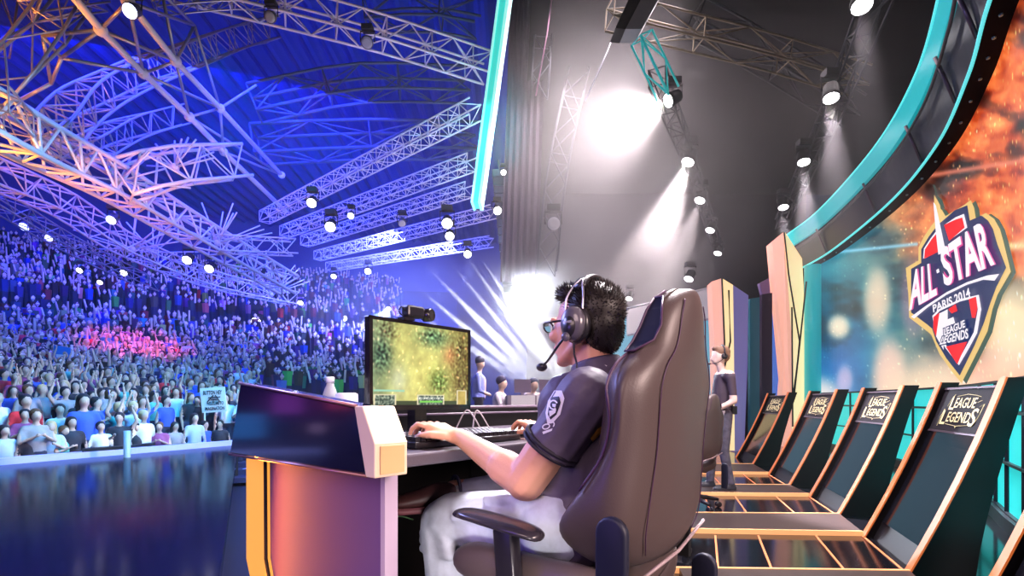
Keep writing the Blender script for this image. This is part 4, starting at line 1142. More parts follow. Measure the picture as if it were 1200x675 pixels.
far_person('seated person with dark hair in pale shirt at the far white desks', -.22, 9.4, .2, True, (.75,.68,.8), (.04,.03,.09), (1,-.2))
far_person('small figure in blue light standing left of the far desks beside the monitor', -.66, 10.2, .2, False, (.25,.3,.8), (.05,.05,.1), (1,0))
far_person('person with black hair seated second at the far desks', .42, 10.3, .2, True, (.6,.5,.55), (.05,.03,.04), (.5,-1))
far_person('person seated third at the far desks nearest the player sleeve', 1.05, 10.8, .2, True, (.5,.4,.5), (.06,.03,.03), (.5,-1))
m_wdesk = mat('white_desk', (.8,.78,.82), .5); m_gdesk = mat('grey_desk_side', (.25,.2,.27), .5)
for k, (x, y, lb) in enumerate([(.17,9.2,'small white desk beside the far seated person in pale shirt'), (.62,9.3,'middle white desk of the far row'), (1.1,9.4,'white desk of the far row right beside the player sleeve')]):
    t = thing('far_desk', lb, 'desk', (x, y, .2), .1)
    bm = bmesh.new(); box(bm, (0,0,.86), (.42,.5,.28)); obj('white_panel', bm, m_wdesk, t)
    bm = bmesh.new(); box(bm, (-.24,0,.5), (.07,.5,1.0)); obj('side_panel', bm, m_gdesk, t)
    bm = bmesh.new(); box(bm, (0,0,.36), (.38,.45,.72)); obj('pedestal', bm, m_gdesk, t)
    mo = thing('far_monitor', ['dark square monitor on the small white desk nearest the far seated person', 'dark monitor on the middle white desk of the far row', 'dark monitor on the last white desk of the far row'][k], 'monitor', (x+.02, y, 1.2), .1)
    bm = bmesh.new(); box(bm, (0,0,.17), (.3,.04,.24)); obj('casing', bm, mat('far_monitor_case', (.12,.08,.16), .4), mo)
    bm = bmesh.new(); box(bm, (0,.02,.04), (.05,.05,.08)); box(bm, (0,.02,.005), (.16,.12,.01)); obj('stand', bm, m_gdesk, mo)
# ================================================================== the public
m_hskin = mat('crowd_skin', (.62,.44,.36), .6)
tones = {'white': (.9,.9,.92), 'blue': (.05,.12,.75), 'black': (.03,.03,.05), 'red': (.7,.03,.05), 'grey': (.35,.35,.4), 'teal': (.1,.5,.5), 'plum': (.35,.08,.25), 'pale blue': (.45,.6,.9)}
hairs = {'dark': (.02,.015,.02), 'brown': (.12,.06,.03), 'fair': (.6,.45,.25)}
poses = []
def pub_body(kind):
    J = [('c', Vector((0,0,1.0)), Vector((0,0,1.28)), .15,.16), ('c', Vector((0,.15,1.39)), Vector((0,-.15,1.39)), .075,.075), ('c', Vector((0,0,1.4)), Vector((.02,0,1.54)), .055,.052),
         ('e', Vector((.03,0,1.64)), (.092,.078,.118)), ('c', Vector((.115,0,1.64)), Vector((.13,0,1.61)), .014,.016),
         ('c', Vector((0,.1,.95)), Vector((0,.11,.06)), .095,.06), ('c', Vector((0,-.1,.95)), Vector((0,-.11,.06)), .095,.06)]
    def arm(s, up):
        if up == 0: return [('c', Vector((0,s*.19,1.37)), Vector((-.02,s*.25,1.1)), .052,.042), ('c', Vector((-.02,s*.25,1.1)), Vector((.06,s*.26,.85)), .04,.032), ('e', Vector((.07,s*.26,.79)), (.035,.03,.06))]
        if up == 1: return [('c', Vector((0,s*.19,1.38)), Vector((.05,s*.32,1.56)), .052,.042), ('c', Vector((.05,s*.32,1.56)), Vector((.08,s*.25,1.82)), .04,.03), ('e', Vector((.08,s*.24,1.9)), (.025,.04,.055))]
        return [('c', Vector((0,s*.19,1.37)), Vector((.08,s*.26,1.14)), .052,.042), ('c', Vector((.08,s*.26,1.14)), Vector((.26,s*.07,1.26)), .04,.03), ('e', Vector((.29,s*.04,1.29)), (.045,.04,.04))]
    return J+arm(1, kind[0])+arm(-1, kind[1])
kinds = [(0,0),(1,1),(2,2),(0,1),(2,0),(1,2)]
def pzone(c):
    if c.z < .98 and abs(c.y) < .22: return 2
    if c.z > 1.47 and abs(c.y) < .17: return 0
    if abs(c.y) > .235 or c.x > .16: return 0
    return 1
proto = []
for k in kinds:
    o = figure('body', pub_body(k), [m_hskin], lambda c: 0, .03, .55, None, 2)
    zn = [pzone(p.center) for p in o.data.polygons]
    me = o.data; me.materials.clear()
    for _ in range(3): me.materials.append(m_hskin)
    for p, z in zip(me.polygons, zn): p.material_index = z
    me['done'] = 1; bpy.data.objects.remove(o); proto.append(me)
def hair_mesh(long):
    def b(bm):
        ellipsoid(bm, Vector((-.012,0,1.685)), (.114,.100,.100), sub=2); ellipsoid(bm, Vector((-.045,0,1.63)), (.07,.09,.10), sub=2)
        if long: capsule(bm, Vector((-.05,.05,1.62)), Vector((-.05,.06,1.40)), .055,.04); capsule(bm, Vector((-.05,-.05,1.62)), Vector((-.05,-.06,1.40)), .055,.04)
    o = organic('hair', b, m_hair, None, .03, 1, .5, .6); me = o.data; bpy.data.objects.remove(o); return me
hshort, hlong = hair_mesh(False), hair_mesh(True)
bodies = {}; hairm = {}
def body_mesh(pk, shirt_):
    key = (pk, shirt_)
    if key not in bodies:
        me = proto[pk].copy(); me.materials[1] = mat('crowd_'+shirt_.replace(' ', '_'), tones[shirt_], .75); me.materials[2] = mat('crowd_trousers', (.03,.04,.10), .8); bodies[key] = me
    return bodies[key]
def hair_of(long, c):
    key = (long, c)
    if key not in hairm:
        me = (hlong if long else hshort).copy(); me.materials.clear(); me.materials.append(mat('crowd_hair_'+c, hairs[c], .7)); hairm[key] = me
    return hairm[key]
ptxt = ['arms hanging', 'both arms raised', 'hands clasped before the chest', 'one arm raised', 'one hand before the chest', 'one arm raised and one bent']
def public(loc, rz, pk, shirt_, long, hc, label, group, s=1.0, hair=True):
    o = link('person', body_mesh(pk, shirt_)); o.location = loc; o.rotation_euler.z = rz; o.scale = (s, s, s)
    if hair:
        h = link('hair', hair_of(long, hc)); h.parent = o
    tag(o, label, 'person', group); return o
rr = random.Random(11)
HF = -.9
front = [ # photo x of the head, head y, distance, pose, shirt, long hair, hair colour, label
    (118,500,9.6,0,'white',False,'dark','person with glasses and dark hair in a broad white T-shirt near the stage rim'),
    (36,512,8.9,0,'black',False,'brown','person with face lit green in black top close to the rim, lower left'),
    (75,518,9.2,2,'teal',False,'brown','small person in pale teal top right at the blue stage rim'),
    (42,487,9.9,2,'grey',False,'brown','person with wavy brown hair looking right, two places left of the white T-shirt'),
    (98,470,10.8,0,'blue',True,'dark','tall person with long dark hair in saturated blue top'),
    (30,470,11.2,0,'white',False,'dark','person in red top seen before a white sleeve at far left of the front rows'),
    (60,500,9.6,4,'pale blue',True,'fair','person with fair hair behind the small person in teal'),
    (84,495,10.2,0,'black',True,'dark','person with long hair and pale face left of the white T-shirt'),
    (5,505,8.9,3,'pale blue',True,'dark','person at the very left edge with bare arm raised'),
    (168,487,11.6,0,'white',False,'fair','person in white hooded top with back turned, middle of the front rows'),
    (140,490,11.2,5,'black',False,'dark','person in black top directly right of the white T-shirt'),
    (160,512,10.7,0,'black',False,'dark','dark haired person low before the white hooded top'),
    (187,500,11.6,2,'plum',False,'brown','person in plum red shirt behind the pale screen streaks'),
    (205,505,11.8,0,'grey',True,'dark','person with long dark hair in grey patterned top'),
    (228,490,12.6,0,'pale blue',True,'dark','person with long dark hair directly left of the white fan sign'),
    (258,497,13.2,0,'black',False,'dark','dark haired person in black right below the white fan sign'),
    (240,503,13.0,0,'blue',False,'dark','person in blue directly below the white fan sign'),
    (140,478,12.2,1,'teal',False,'fair','person in teal raising both arms behind the white T-shirt')]
used_xy = []
def rimY(px):
    lo = (px-600)/F
    for a, b in zip(rim, rim[1:]):
        ra, rb = a.x/a.y, b.x/b.y
        if ra <= lo <= rb: return a.lerp(b, (lo-ra)/(rb-ra)).y
    return 12.9
def hall_z(D): return HF+max(0, min(D, 25)-14)*.22+max(0, D-25)*.42
for px, py, Y, pk, shirt_, lg, hc, lb in front:
    q = P(px, py, max(Y, rimY(px)+.75))
    if 'in red top' in lb: shirt_ = 'red'
    s = max(.85, min(1.22, (q.z-HF)/1.64)); fz = q.z-1.64*s
    q.z = HF
    ang = math.atan2(-q.y+4, -q.x+1)
    # the hall floor is level: people differ in height, a few stand on the barrier step
    public(q, ang+rr.uniform(-.5,.5), pk, shirt_, lg, hc, lb, None, s); used_xy.append((q.x, q.y))
n_ind = len(front); groups = {}
pl_lin = [Vector((-10.4,3.0,0)), Vector((-9.9,6.0,0)), Vector((-8.8,8.8,0)), Vector((-6.9,12.9,0)), Vector((-4.6,17.5,0)), Vector((-2.5,21.5,0))]
cand = []
for row in range(0, 34):
    off = .62+.60*row
    for a, b in zip(pl_lin, pl_lin[1:]):
        d = (b-a); L_ = d.length; d.normalize(); n_ = Vector((-d.y, d.x, 0))
        k = 0
        while k*.56 < L_:
            p = a+d*(k*.56+rr.uniform(-.12,.12))+n_*(off+rr.uniform(-.12,.12)); k += 1
            px = 600+p.x*F/p.y; 
            if p.y < 4 or px < -8 or px > 300: continue
            py = HZ-(HF+1.64-CZ)*F/p.y
            if any((p.x-u)**2+(p.y-v)**2 < .2 for u, v in used_xy): continue
            cand.append((p.length, p))
cand.sort(key=lambda t: t[0])
shirts = ['white','blue','black','grey','teal','pale blue','red','plum','black','blue','black','black']
pick = cand[:300-n_ind]
for _, p in pick:
    pk = rr.choice([0,0,1,1,2,3,4,5]); shirt_ = rr.choice(shirts); lg = rr.random() < .35; hc = rr.choice(['dark','dark','brown','fair'])
    s = rr.uniform(.93, 1.07); ang = math.atan2(-p.y+4, -p.x+1)
    lb = 'spectator in %s top, %s %s hair, %s' % (shirt_, 'long' if lg else 'short', hc, ptxt[pk])
    g = 'spectators in %s tops, %s %s hair, %s' % (shirt_, 'long' if lg else 'short', hc, ptxt[pk])
    public(Vector((p.x, p.y, hall_z(p.length))), ang+rr.uniform(-.6,.6), pk, shirt_, lg, hc, lb, g, s)
# the rest of the public: thousands, one object
v_all = []; f_all = []; c_all = []
oct_f = [(0,1,4),(1,2,4),(2,3,4),(3,0,4),(1,0,5),(2,1,5),(3,2,5),(0,3,5)]
def blob(c, r, col):
    b = len(v_all)
    for d in ((r[0],0,0),(0,r[1],0),(-r[0],0,0),(0,-r[1],0),(0,0,r[2]),(0,0,-r[2])): v_all.append((c[0]+d[0], c[1]+d[1], c[2]+d[2])); c_all.append(col)
    for f in oct_f: f_all.append(tuple(b+i for i in f))
def frust(c0, r0, c1, r1, col, n=5):
    b = len(v_all)
    for c, r in ((c0, r0), (c1, r1)):
        for k in range(n): v_all.append((c[0]+r*math.cos(6.283*k/n), c[1]+r*math.sin(6.283*k/n), c[2])); c_all.append(col)
    for k in range(n): f_all.append((b+k, b+(k+1) % n, b+n+(k+1) % n, b+n+k))
    f_all.append(tuple(b+n+k for k in range(n)))
skin_t = [(.85,.68,.6),(.7,.5,.42),(.9,.75,.68)]
def tiny(p, seated=False):
    x, y, z = p; h = rr.uniform(.92,1.06)*(.74 if seated else 1); sc = tuple(c*rr.choice((.05,.1,.2,.6)) for c in tones[rr.choice(('white','blue','blue','black','grey','pale blue','blue','red','black','plum'))]); sk = rr.choice(skin_t); hc = rr.choice(list(hairs.values()))
    frust((x,y,z), .10, (x,y,z+.95*h), .15, (.01,.015,.05)); frust((x,y,z+.95*h), .15, (x,y,z+1.47*h), .19, sc)
    blob((x,y,z+1.62*h), (.10,.10,.13), sk); blob((x-.02*x/abs(x)*-1,y+.03,z+1.68*h), (.11,.11,.10), hc)
    if rr.random() < .3:
        s = rr.choice((-1, 1))
        for s in ((-1,1) if rr.random() < .4 else (s,)): frust((x+s*.2,y,z+1.35*h), .045, (x+s*.27,y-.1,z+(1.35+.5)*h), .04, sk)
for _, p in cand[300-n_ind:]:
    if p.length < 20.4: tiny((p.x, p.y, hall_z(p.length)))
# grandstands: stepped rows following arcs around the stage
stands = []
stand_z = hall_z
row = 0; D = 14.0
tiers = []
while D < 47:
    tiers.append(D); D += .56
for D in tiers:
    z = stand_z(D)
    if 31.2 < D < 33.5: continue
    a = -62
    if D < 20.4: continue
    while a < -8:
        x, y = D*math.sin(R(a)), D*math.cos(R(a)); px = 600+x*F/y
        step = .46/D*57.3
        if -10 < px < 470 and y > 6:
            dens = .80+.5*noise.noise((x*.15, y*.15, 5))
            if px > 330 and D > 34: dens *= .5
            if rr.random() < dens: tiny((x+rr.uniform(-.2,.2), y+rr.uniform(-.2,.2), z+rr.uniform(-.12,.12)))
        a += step
me = bpy.data.meshes.new('seated_public'); me.from_pydata(v_all, [], f_all)
set_colors(me, 'tone', c_all)
o = link('seated_public', me, None, attr_mat('crowd_tone')); tag(o, 'thousands of tiny spectators filling the distant stands', 'crowd', None, 'stuff')
# stand steps
def arc_band(bm, D0, z0, D1, z1, a0=-64, a1=-6, n=30):
    A = []; 
    for k in range(n+1):
        a = R(a0+(a1-a0)*k/n); A.append((bm.verts.new((D0*math.sin(a), D0*math.cos(a), z0)), bm.verts.new((D1*math.sin(a), D1*math.cos(a), z1))))
    for (a, b), (c, d) in zip(A, A[1:]): bm.faces.new((a, c, d, b))
bm = bmesh.new()
for D0, D1 in zip(tiers, tiers[1:]+[47.8]):
    z0, z1 = stand_z(D0), stand_z(D1); arc_band(bm, D0-.4, z0, D1-.4, z0); arc_band(bm, D1-.4, z0, D1-.4, z1)
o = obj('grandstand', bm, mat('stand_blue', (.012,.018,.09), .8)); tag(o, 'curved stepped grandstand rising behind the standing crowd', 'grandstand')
# balcony fronts and the band between tiers
bm = bmesh.new(); 
arc_band(bm, 31.2, stand_z(31.2), 31.2, stand_z(31.2)+1.1)
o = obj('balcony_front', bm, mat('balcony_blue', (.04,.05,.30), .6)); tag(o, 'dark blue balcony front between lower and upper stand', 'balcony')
# fan sign, banner and small hall screens
def board(nm, label, cat, quad, Y, m, th=.03):
    bm = bmesh.new(); prism(bm, [P(x, y, Y) for x, y in quad], (0, th, 0)); o = obj('board', bm, m)
    c = P(sum(q[0] for q in quad)/4, max(q[1] for q in quad), Y); t = thing(nm, label, cat, c); root_local(t, o); return t
YS = 13.4
sg = board('fan_sign', 'white handwritten fan sign held up in the crowd', 'sign', [(237,484),(266,482),(263,453),(234,455)], YS, mat('paper_white', (.9,.9,.95), .7))
bm = bmesh.new()
def sq(x0, y0, x1, y1):
    return lambda u, v: P(x0+(x1-x0)*u, y0+(y1-y0)*(1-v)-u*1.0, YS-.02)
put_text(bm, 'BUTTON HEY', sq(238,458,260,463), .03); put_text(bm, 'WELCOME TO', sq(242,471,262,475), .03); put_text(bm, 'IMAGINATION', sq(240,477,263,481), .03)
for a, b in (((244,466),(258,465)), ((250,463),(243,471)), ((252,463),(258,471)), ((247,468),(255,468)), ((250,468),(250,472))):
    tube(bm, [P(*a, YS-.02), P(*b, YS-.02)], .012, 5)
root_local(sg, obj('lettering', bm, mat('ink_black', (.01,.01,.03), .7)))
for x in (240, 260):
    bm = bmesh.new(); tube(bm, [P(x, 483, YS), P(x, 505, YS)], .018, 6); root_local(sg, obj('pole', bm, m_wdesk))
bn = board('banner', 'blue flag with pale emblem raised in the left crowd', 'flag', [(61,434),(81,437),(84,408),(63,404)], 16.5, mat('banner_blue', (.03,.25,.75), .7, emis=None))
bm = bmesh.new(); 
for pts in ([(66,415),(77,416),(76,420),(66,419)], [(69,420),(74,420),(77,427),(66,426)], [(64,426),(79,428),(79,431),(64,429)]): prism(bm, [P(x, y, 16.45) for x, y in pts], (0,-.01,0))
root_local(bn, obj('emblem', bm, m_white_p))
bm = bmesh.new(); tube(bm, [P(84, 404, 16.5), P(86, 452, 16.5)], .03, 6); root_local(bn, obj('pole', bm, m_wdesk))
hs1 = board('hall_screen_or_added_glow', 'small bright projection screen hanging above the crowd', 'screen', [(212,428),(234,430),(235,414),(212,412)], 24, mat('hall_screen_lit', (.5,.5,.6), .5, emis=rgb(200,205,255), es=1.0))
bm = bmesh.new(); prism(bm, [P(x, y, 24.1) for x, y in [(210,434),(236,436),(237,412),(210,410)]], (0,.2,0)); root_local(hs1, obj('casing', bm, m_frame))
# barrier at the stage foot
for k, (x0, x1, y, lb) in enumerate([(96,144,532,'dark barrier box before the person in the white T-shirt'), (152,178,528,'dark barrier box right of the grey post')]):
    Y = 9.9+k*.9; bm = bmesh.new(); prism(bm, [P(x0, y-6, Y), P(x1, y-9, Y+.6), P(x1, y+16, Y+.6), P(x0, y+18, Y)], (-.1,.25,0)); o = obj('barrier', bm, m_frame); shift_to_base(o); tag(o, lb, 'barrier')
bm = bmesh.new(); a_ = P(149, 500, 10.0); tube(bm, [Vector((a_.x, a_.y, HF)), Vector((a_.x, a_.y, .52))], .06, 10); o = obj('post', bm, mat('post_grey_blue', (.35,.45,.6), .5)); shift_to_base(o); tag(o, 'blue grey post standing at the stage rim', 'post')
# ================================================================== hall roof, walls
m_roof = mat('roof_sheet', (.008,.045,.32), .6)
bm = bmesh.new(); prev = None
x = -46.0
while x < 2.0:
    z = 18.0+.16*math.sin(x*2*math.pi/.9); y0, y1 = 8.0, 62.0
    a, b = bm.verts.new((x, y0, z)), bm.verts.new((x, y1, z-2.5))
    if prev: bm.faces.new((prev[0], a, b, prev[1]))
    prev = (a, b); x += .15
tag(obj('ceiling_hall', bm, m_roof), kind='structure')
bm = bmesh.new(); arc_band(bm, 49, -1, 49, 18, -80, 8, 40)
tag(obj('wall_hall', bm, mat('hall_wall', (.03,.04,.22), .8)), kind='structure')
m_black = mat('stage_black', (.004,.004,.005), .85)
bm = bmesh.new(); box(bm, (8,11,9.6), (15.2,20,.1)); tag(obj('ceiling', bm, m_black), kind='structure')
bm = bmesh.new(); box(bm, (6.3,21,4.3), (11.4,.2,10.6)); tag(obj('wall_back', bm, mat('stage_back_wall', (.02,.018,.024), .85)), kind='structure')
bm = bmesh.new(); box(bm, (4.95,13.5,1.9), (1.05,.15,4.0)); tag(obj('wall_side', bm, mat('dark_petrol', (.01,.05,.08), .5)), kind='structure')
# hanging drape beside the cyan strip
bm = bmesh.new(); q = [P(600,-60,13.5), P(642,-60,13.5), P(630,330,13.5), P(586,330,13.5)]
rings = []
for k in range(25):
    t_ = k/24; a = q[0].lerp(q[1], t_); b = q[3].lerp(q[2], t_); dy = Vector((0, .05*math.sin(k*1.5), 0)); rings.append([a+dy, b+dy, b+dy+Vector((0,.04,0)), a+dy+Vector((0,.04,0))])
loft(bm, rings, smooth=False); o = obj('drape', bm, mat('grey_violet_drape', (.12,.09,.13), .85)); tag(o, 'tall grey violet drape hanging right of the cyan light strip', 'curtain')
# side screen and its pale header left of the lilac pylon
t = thing('side_screen', 'pale blue screen with white header behind the headrest of the chair', 'screen', P(790, 480, 13.0))
bm = bmesh.new(); prism(bm, [P(700,378,13), P(836,352,13), P(836,478,13), P(700,478,13)], (0,.15,0)); root_local(t, obj('screen', bm, mat('side_screen_lit', (.1,.3,.4), .5, emis=rgb(125,185,212), es=.62)))
bm = bmesh.new(); prism(bm, [P(735,362,12.9), P(828,338,12.9), P(836,362,12.9), P(835,372,12.9), P(735,392,12.9)], (0,.3,0)); root_local(t, obj('header', bm, mat('pale_header', (.75,.72,.75), .6, emis=rgb(190,185,195), es=.3)))
bm = bmesh.new(); tube(bm, [P(735,393,12.8), P(835,373,12.8)], .03, 6); tube(bm, [P(735,362,12.8), P(828,338,12.8), P(836,365,12.8)], .03, 6); root_local(t, obj('edge', bm, m_white_p))
# side-stage flats between the pylons
def flat(nm, lb, cat, quad, Y, m, th=.12):
    bm = bmesh.new(); prism(bm, [P(x, y, Y) for x, y in quad], (0, th, 0)); o = obj(nm, bm, m); shift_to_base(o); tag(o, lb, cat); return o
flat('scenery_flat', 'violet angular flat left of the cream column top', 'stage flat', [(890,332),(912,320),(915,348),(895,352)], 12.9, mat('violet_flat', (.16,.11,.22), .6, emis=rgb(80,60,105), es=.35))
flat('blue_screen', 'narrow blue screen seen left of the cream column', 'screen', [(906,352),(919,349),(921,475),(906,480)], 12.8, mat('blue_screen_lit', (.03,.1,.4), .5, emis=rgb(70,110,195), es=.8))
flat('dark_column', 'dark plum column between the lilac panel and blue screen', 'column', [(893,345),(905,343),(905,500),(893,505)], 12.5, mat('dark_plum', (.04,.02,.05), .6))
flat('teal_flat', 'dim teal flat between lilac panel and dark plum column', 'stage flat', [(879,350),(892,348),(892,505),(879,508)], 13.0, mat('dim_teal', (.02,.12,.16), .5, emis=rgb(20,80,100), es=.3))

# ================================================================== trusses
m_alu = mat('aluminium', (.36,.36,.40), .35, metal=.55)
m_aluw = mat('painted_white_truss', (.62,.62,.70), .45)
m_ald = mat('dark_truss', (.10,.10,.12), .45, metal=.4)
m_blt = mat('black_truss', (.02,.02,.024), .6)
m_bt = mat('dim_blue_truss', (.05,.09,.16), .5)
m_brass = mat('dull_brass_truss', (.16,.12,.07), .45, metal=.5)
m_cyt = mat('teal_lit_truss', (.05,.6,.6), .4, emis=rgb(20,150,150), es=.45)  # teal light on the ladder truss put into its colour and glow
def truss(path, w, label, m=m_alu, group=None, bay=None, rc=None, tri=False, up=Vector((0,0,1)), cat='truss', nm='lighting_truss'):
    path = [Vector(p) for p in path]
    if len(path) > 2: path = spline(path, 5)
    L_ = sum((b-a).length for a, b in zip(path, path[1:])); bay = bay or w*1.05; n = max(2, int(L_/bay))
    # resample
    acc = [0]
    for a, b in zip(path, path[1:]): acc.append(acc[-1]+(b-a).length)
    pts = []
    for i in range(n+1):
        s = L_*i/n; j = 0
        while j < len(acc)-2 and acc[j+1] < s: j += 1
        pts.append(path[j].lerp(path[j+1], min(1, (s-acc[j])/max(1e-6, acc[j+1]-acc[j]))))
    rc = rc or max(.02, w*.055)
    offs = [(-.5,.5),(.5,.5),(.0,-.5)] if tri else [(-.5,.5),(.5,.5),(.5,-.5),(-.5,-.5)]
    corners = []
    for i, p in enumerate(pts):
        d = pts[min(i+1, n)]-pts[max(i-1, 0)]; x, y, _ = basis(d, up); corners.append([p+x*a*w+y*b*w for a, b in offs])
    t = thing(nm, label, cat, pts[0], 0, group)
    k_ = len(offs)
    for c in range(k_):
        bm = bmesh.new(); tube(bm, [r[c] for r in corners], rc, 6); root_local(t, obj('chord', bm, m))
    bm = bmesh.new()
    for i in range(n):
        for c in range(k_):
            d = (c+1) % k_
            if (i+c) % 2: tube(bm, [corners[i][c], corners[i+1][d]], rc*.62, 4, cap=False)
            else: tube(bm, [corners[i][d], corners[i+1][c]], rc*.62, 4, cap=False)
            if i % 2 == 0: tube(bm, [corners[i][c], corners[i][d]], rc*.6, 4, cap=False)
    root_local(t, obj('lacing', bm, m)); return t
fan = [((310,255),(557,128),'uppermost'),((333,272),(553,190),'second'),((357,283),(550,222),'middle'),((372,300),(578,248),'fourth'),((385,313),(576,283),'lowest')]
fanpts = []
for a, b, nm_ in fan:
    A, Bv = G(*a, 9), G(*b, 9); fanpts.append((A, Bv))
    truss([A, Bv], .44, 'white lit truss, %s of the five parallel ones left of the cyan strip' % nm_, m_aluw, None, .42)
truss([G(200,-25,13), G(345,12,13), G(455,42,13), G(572,80,13)], .75, 'long white truss crossing the top of the hall above the fan of trusses', m_aluw, None, .7)
truss([P(298,122,20), P(420,98,21), P(548,100,22)], 1.0, 'faint blue arched roof truss below the long top truss', m_bt, None, 1.3)
truss([P(300,170,24), P(430,164,25), P(560,166,26)], 1.3, 'faint horizontal roof truss behind the fan of trusses', m_bt, None, 2.6)
truss([P(430,18,19), P(500,12,19), P(560,22,19)], .9, 'dim teal roof truss at the top left of the cyan strip', m_bt, None, 1.2)
truss([P(58,165,13), P(100,120,15), P(165,86,17), P(222,65,19), P(300,38,22), P(390,24,26)], .75, 'curved orange lit truss sweeping up across the left roof', m_alu, None, .6)
truss([P(100,178,15), P(150,152,17), P(215,134,19)], .6, 'short pink lit curved truss below the sweeping one', m_alu, None, .5)
truss([P(-15,108,11), P(28,62,11.5), P(78,6,12), P(85,-12,12)], .62, 'orange ladder truss rising at the upper left corner', m_alu, None, .9)
truss([P(-10,112,10), P(40,160,12), P(95,195,14)], .5, 'short truss descending from the left edge in orange light', m_alu, None, .7)
truss([P(-10,60,14), P(0,-10,14)], .5, 'dim truss fragment in the upper left corner', m_ald, None, .8)
truss([P(-45,118,10), P(40,166,12), P(130,212,15), P(200,254,18), P(255,286,20.5), P(340,335,24)], .85, 'heavy pink white truss running down to the crowd centre', m_aluw, None, .75, rc=.065)
truss([P(-40,190,13), P(75,240,17), P(150,288,20), P(250,328,25), P(345,350,30)], .7, 'long low truss beneath the heavy pink white one', m_aluw, None, .8)
truss([P(-40,212,14), P(80,285,19), P(180,335,24)], .5, 'thin violet truss lowest at the left', m_alu, None, .8)
truss([P(140,214,15), P(205,196,16), P(278,190,18)], 1.0, 'tapering white truss branching right from the heavy truss', m_aluw, None, .7)
truss([P(255,286,20), P(345,290,22)], .6, 'horizontal white truss branching from the heavy truss node', m_aluw, None, .5)
truss([P(30,8,12), P(120,-4,13)], .45, 'blue truss stub along the top edge at upper left', m_alu, None, .5)
truss([P(180,4,14), P(280,-3,15), P(330,8,16)], .4, 'short pale truss along the top edge right of the great tubes', m_alu, None, .5)
# the two great roof tubes and their bracing, a space frame
sf = thing('roof_space_frame', 'great white and orange tubes crossing with braces in the left roof', 'roof frame', P(168,85,14))
nodes = {k: P(*v) for k, v in dict(a=(85,-5,11), b=(118,35,12), c=(168,86,14), d=(222,137,16), e=(262,178,18), f=(335,248,22), g=(150,2,11.5), h=(206,72,14), i=(258,127,17), j=(330,205,22), k=(190,-8,13), l=(228,30,15), m=(50,42,12), n=(22,118,13), o=(60,98,13), p=(72,68,12.5), q=(315,150,24), r=(300,100,20)).items()}
for ch_s, r_ in (('abcdef', .085), ('ghij', .08)):
    bm = bmesh.new(); tube(bm, [nodes[c] for c in ch_s], r_, 8); root_local(sf, obj('main_tube', bm, m_aluw))
bm = bmesh.new()
for s_ in ('bg','bh','ch','cg','ci','di','dh','ei','ej','bm','bp','cp','mo','no','hk','hl','il','gl','ir','dj','kl','mp','op'):
    tube(bm, [nodes[s_[0]], nodes[s_[1]]], .042, 6)
root_local(sf, obj('braces', bm, m_alu))
for k_ in 'bcdeghij':
    bm = bmesh.new(); ellipsoid(bm, nodes[k_], (.15,.15,.15), sub=2); root_local(sf, obj('node', bm, m_aluw, None, True))
# fans of struts at truss nodes
rq = random.Random(5)
for (x, y, Y, n_, L_, lb) in [(155,292,20,11,2.0,'burst of thin struts at the lower left truss node'), (255,285,20,12,1.9,'burst of thin struts at the heavy truss node'), (318,345,28,10,2.2,'burst of thin struts where the low truss ends'), (140,212,15,10,1.5,'burst of struts where the tapering truss begins'), (205,196,16,9,1.3,'burst of struts in the middle of the tapering truss'), (180,296,22,8,1.6,'small strut burst right of the lower left node')]:
    c = P(x, y, Y); bm = bmesh.new(); t = thing('strut_fan', lb, 'struts', c)
    for k_ in range(n_):
        a = R(15+150*k_/(n_-1)+rq.uniform(-6,6)); tube(bm, [c, c+Vector((math.cos(a)*L_, rq.uniform(-1,1), math.sin(a)*L_*rq.uniform(.55,1)))], .028, 5)
    root_local(t, obj('struts', bm, m_aluw)); bm = bmesh.new(); ellipsoid(bm, c, (.13,.13,.13), sub=2); root_local(t, obj('node', bm, m_aluw))
# stage side
truss([P(715,14,9.6), P(800,36,9.9), P(905,62,10.2), P(1010,95,10.6)], .42, 'dull brass coloured truss crossing above the white glow', m_brass, None, .8)
truss([P(752,44,9), P(783,110,9.2)], .28, 'short teal lit ladder truss pointing into the white glow', m_cyt, None, .4)
truss([P(770,90,9.4), G(805,180,7.4), G(820,225,7.4), G(832,262,7.4), G(845,300,7.4)], .3, 'dark receding truss carrying the white spots above the stage', m_blt, None, .6)
truss([G(1035,-20,6.45), G(985,105,6.45), G(952,182,6.45), G(915,262,6.45)], .3, 'dim truss carrying the right row of white spotlights', m_blt, None, .6)
truss([P(700,-10,13.2), P(655,190,13.2), P(640,320,13.2)], .5, 'dim vertical truss hanging beside the white haze', m_ald, None, .7)
truss([P(640,-10,12), P(632,110,12)], .4, 'dark vertical truss at the top centre with tiny indicator lights', m_ald, None, .6)
truss([P(815,20,10.8), P(905,70,11.2), P(1000,130,11.8)], .5, 'nearly black truss high above the stage right', m_blt, None, 1.0)
def tube_thing(nm, pts, r, m, lb, cat):
    bm = bmesh.new(); tube(bm, pts, r, 8); o = obj(nm, bm, m); shift_to_base(o); tag(o, lb, cat)
tube_thing('cable', [P(647,-5,10.5), P(641,40,10.5), P(628,112,10.5)], .014, mat('pink_cable', (.5,.25,.4), .5, emis=None), 'pinkish cable hanging down beside the drape', 'cable')
tube_thing('cable', [P(722,32,10.5), P(712,60,10.5), P(686,118,10.5)], .012, m_aluw, 'pale cable running down from the grey hanging box', 'cable')
t = thing('hanging_box', 'grey hanging box with dark side at the top centre', 'equipment', P(740,35,9))
bm = bmesh.new(); prism(bm, [P(733,34,9), P(752,34,9), P(778,-12,9), P(757,-12,9)], (.0,.5,.1)); root_local(t, obj('pale_side', bm, mat('box_grey', (.20,.22,.24), .5)))
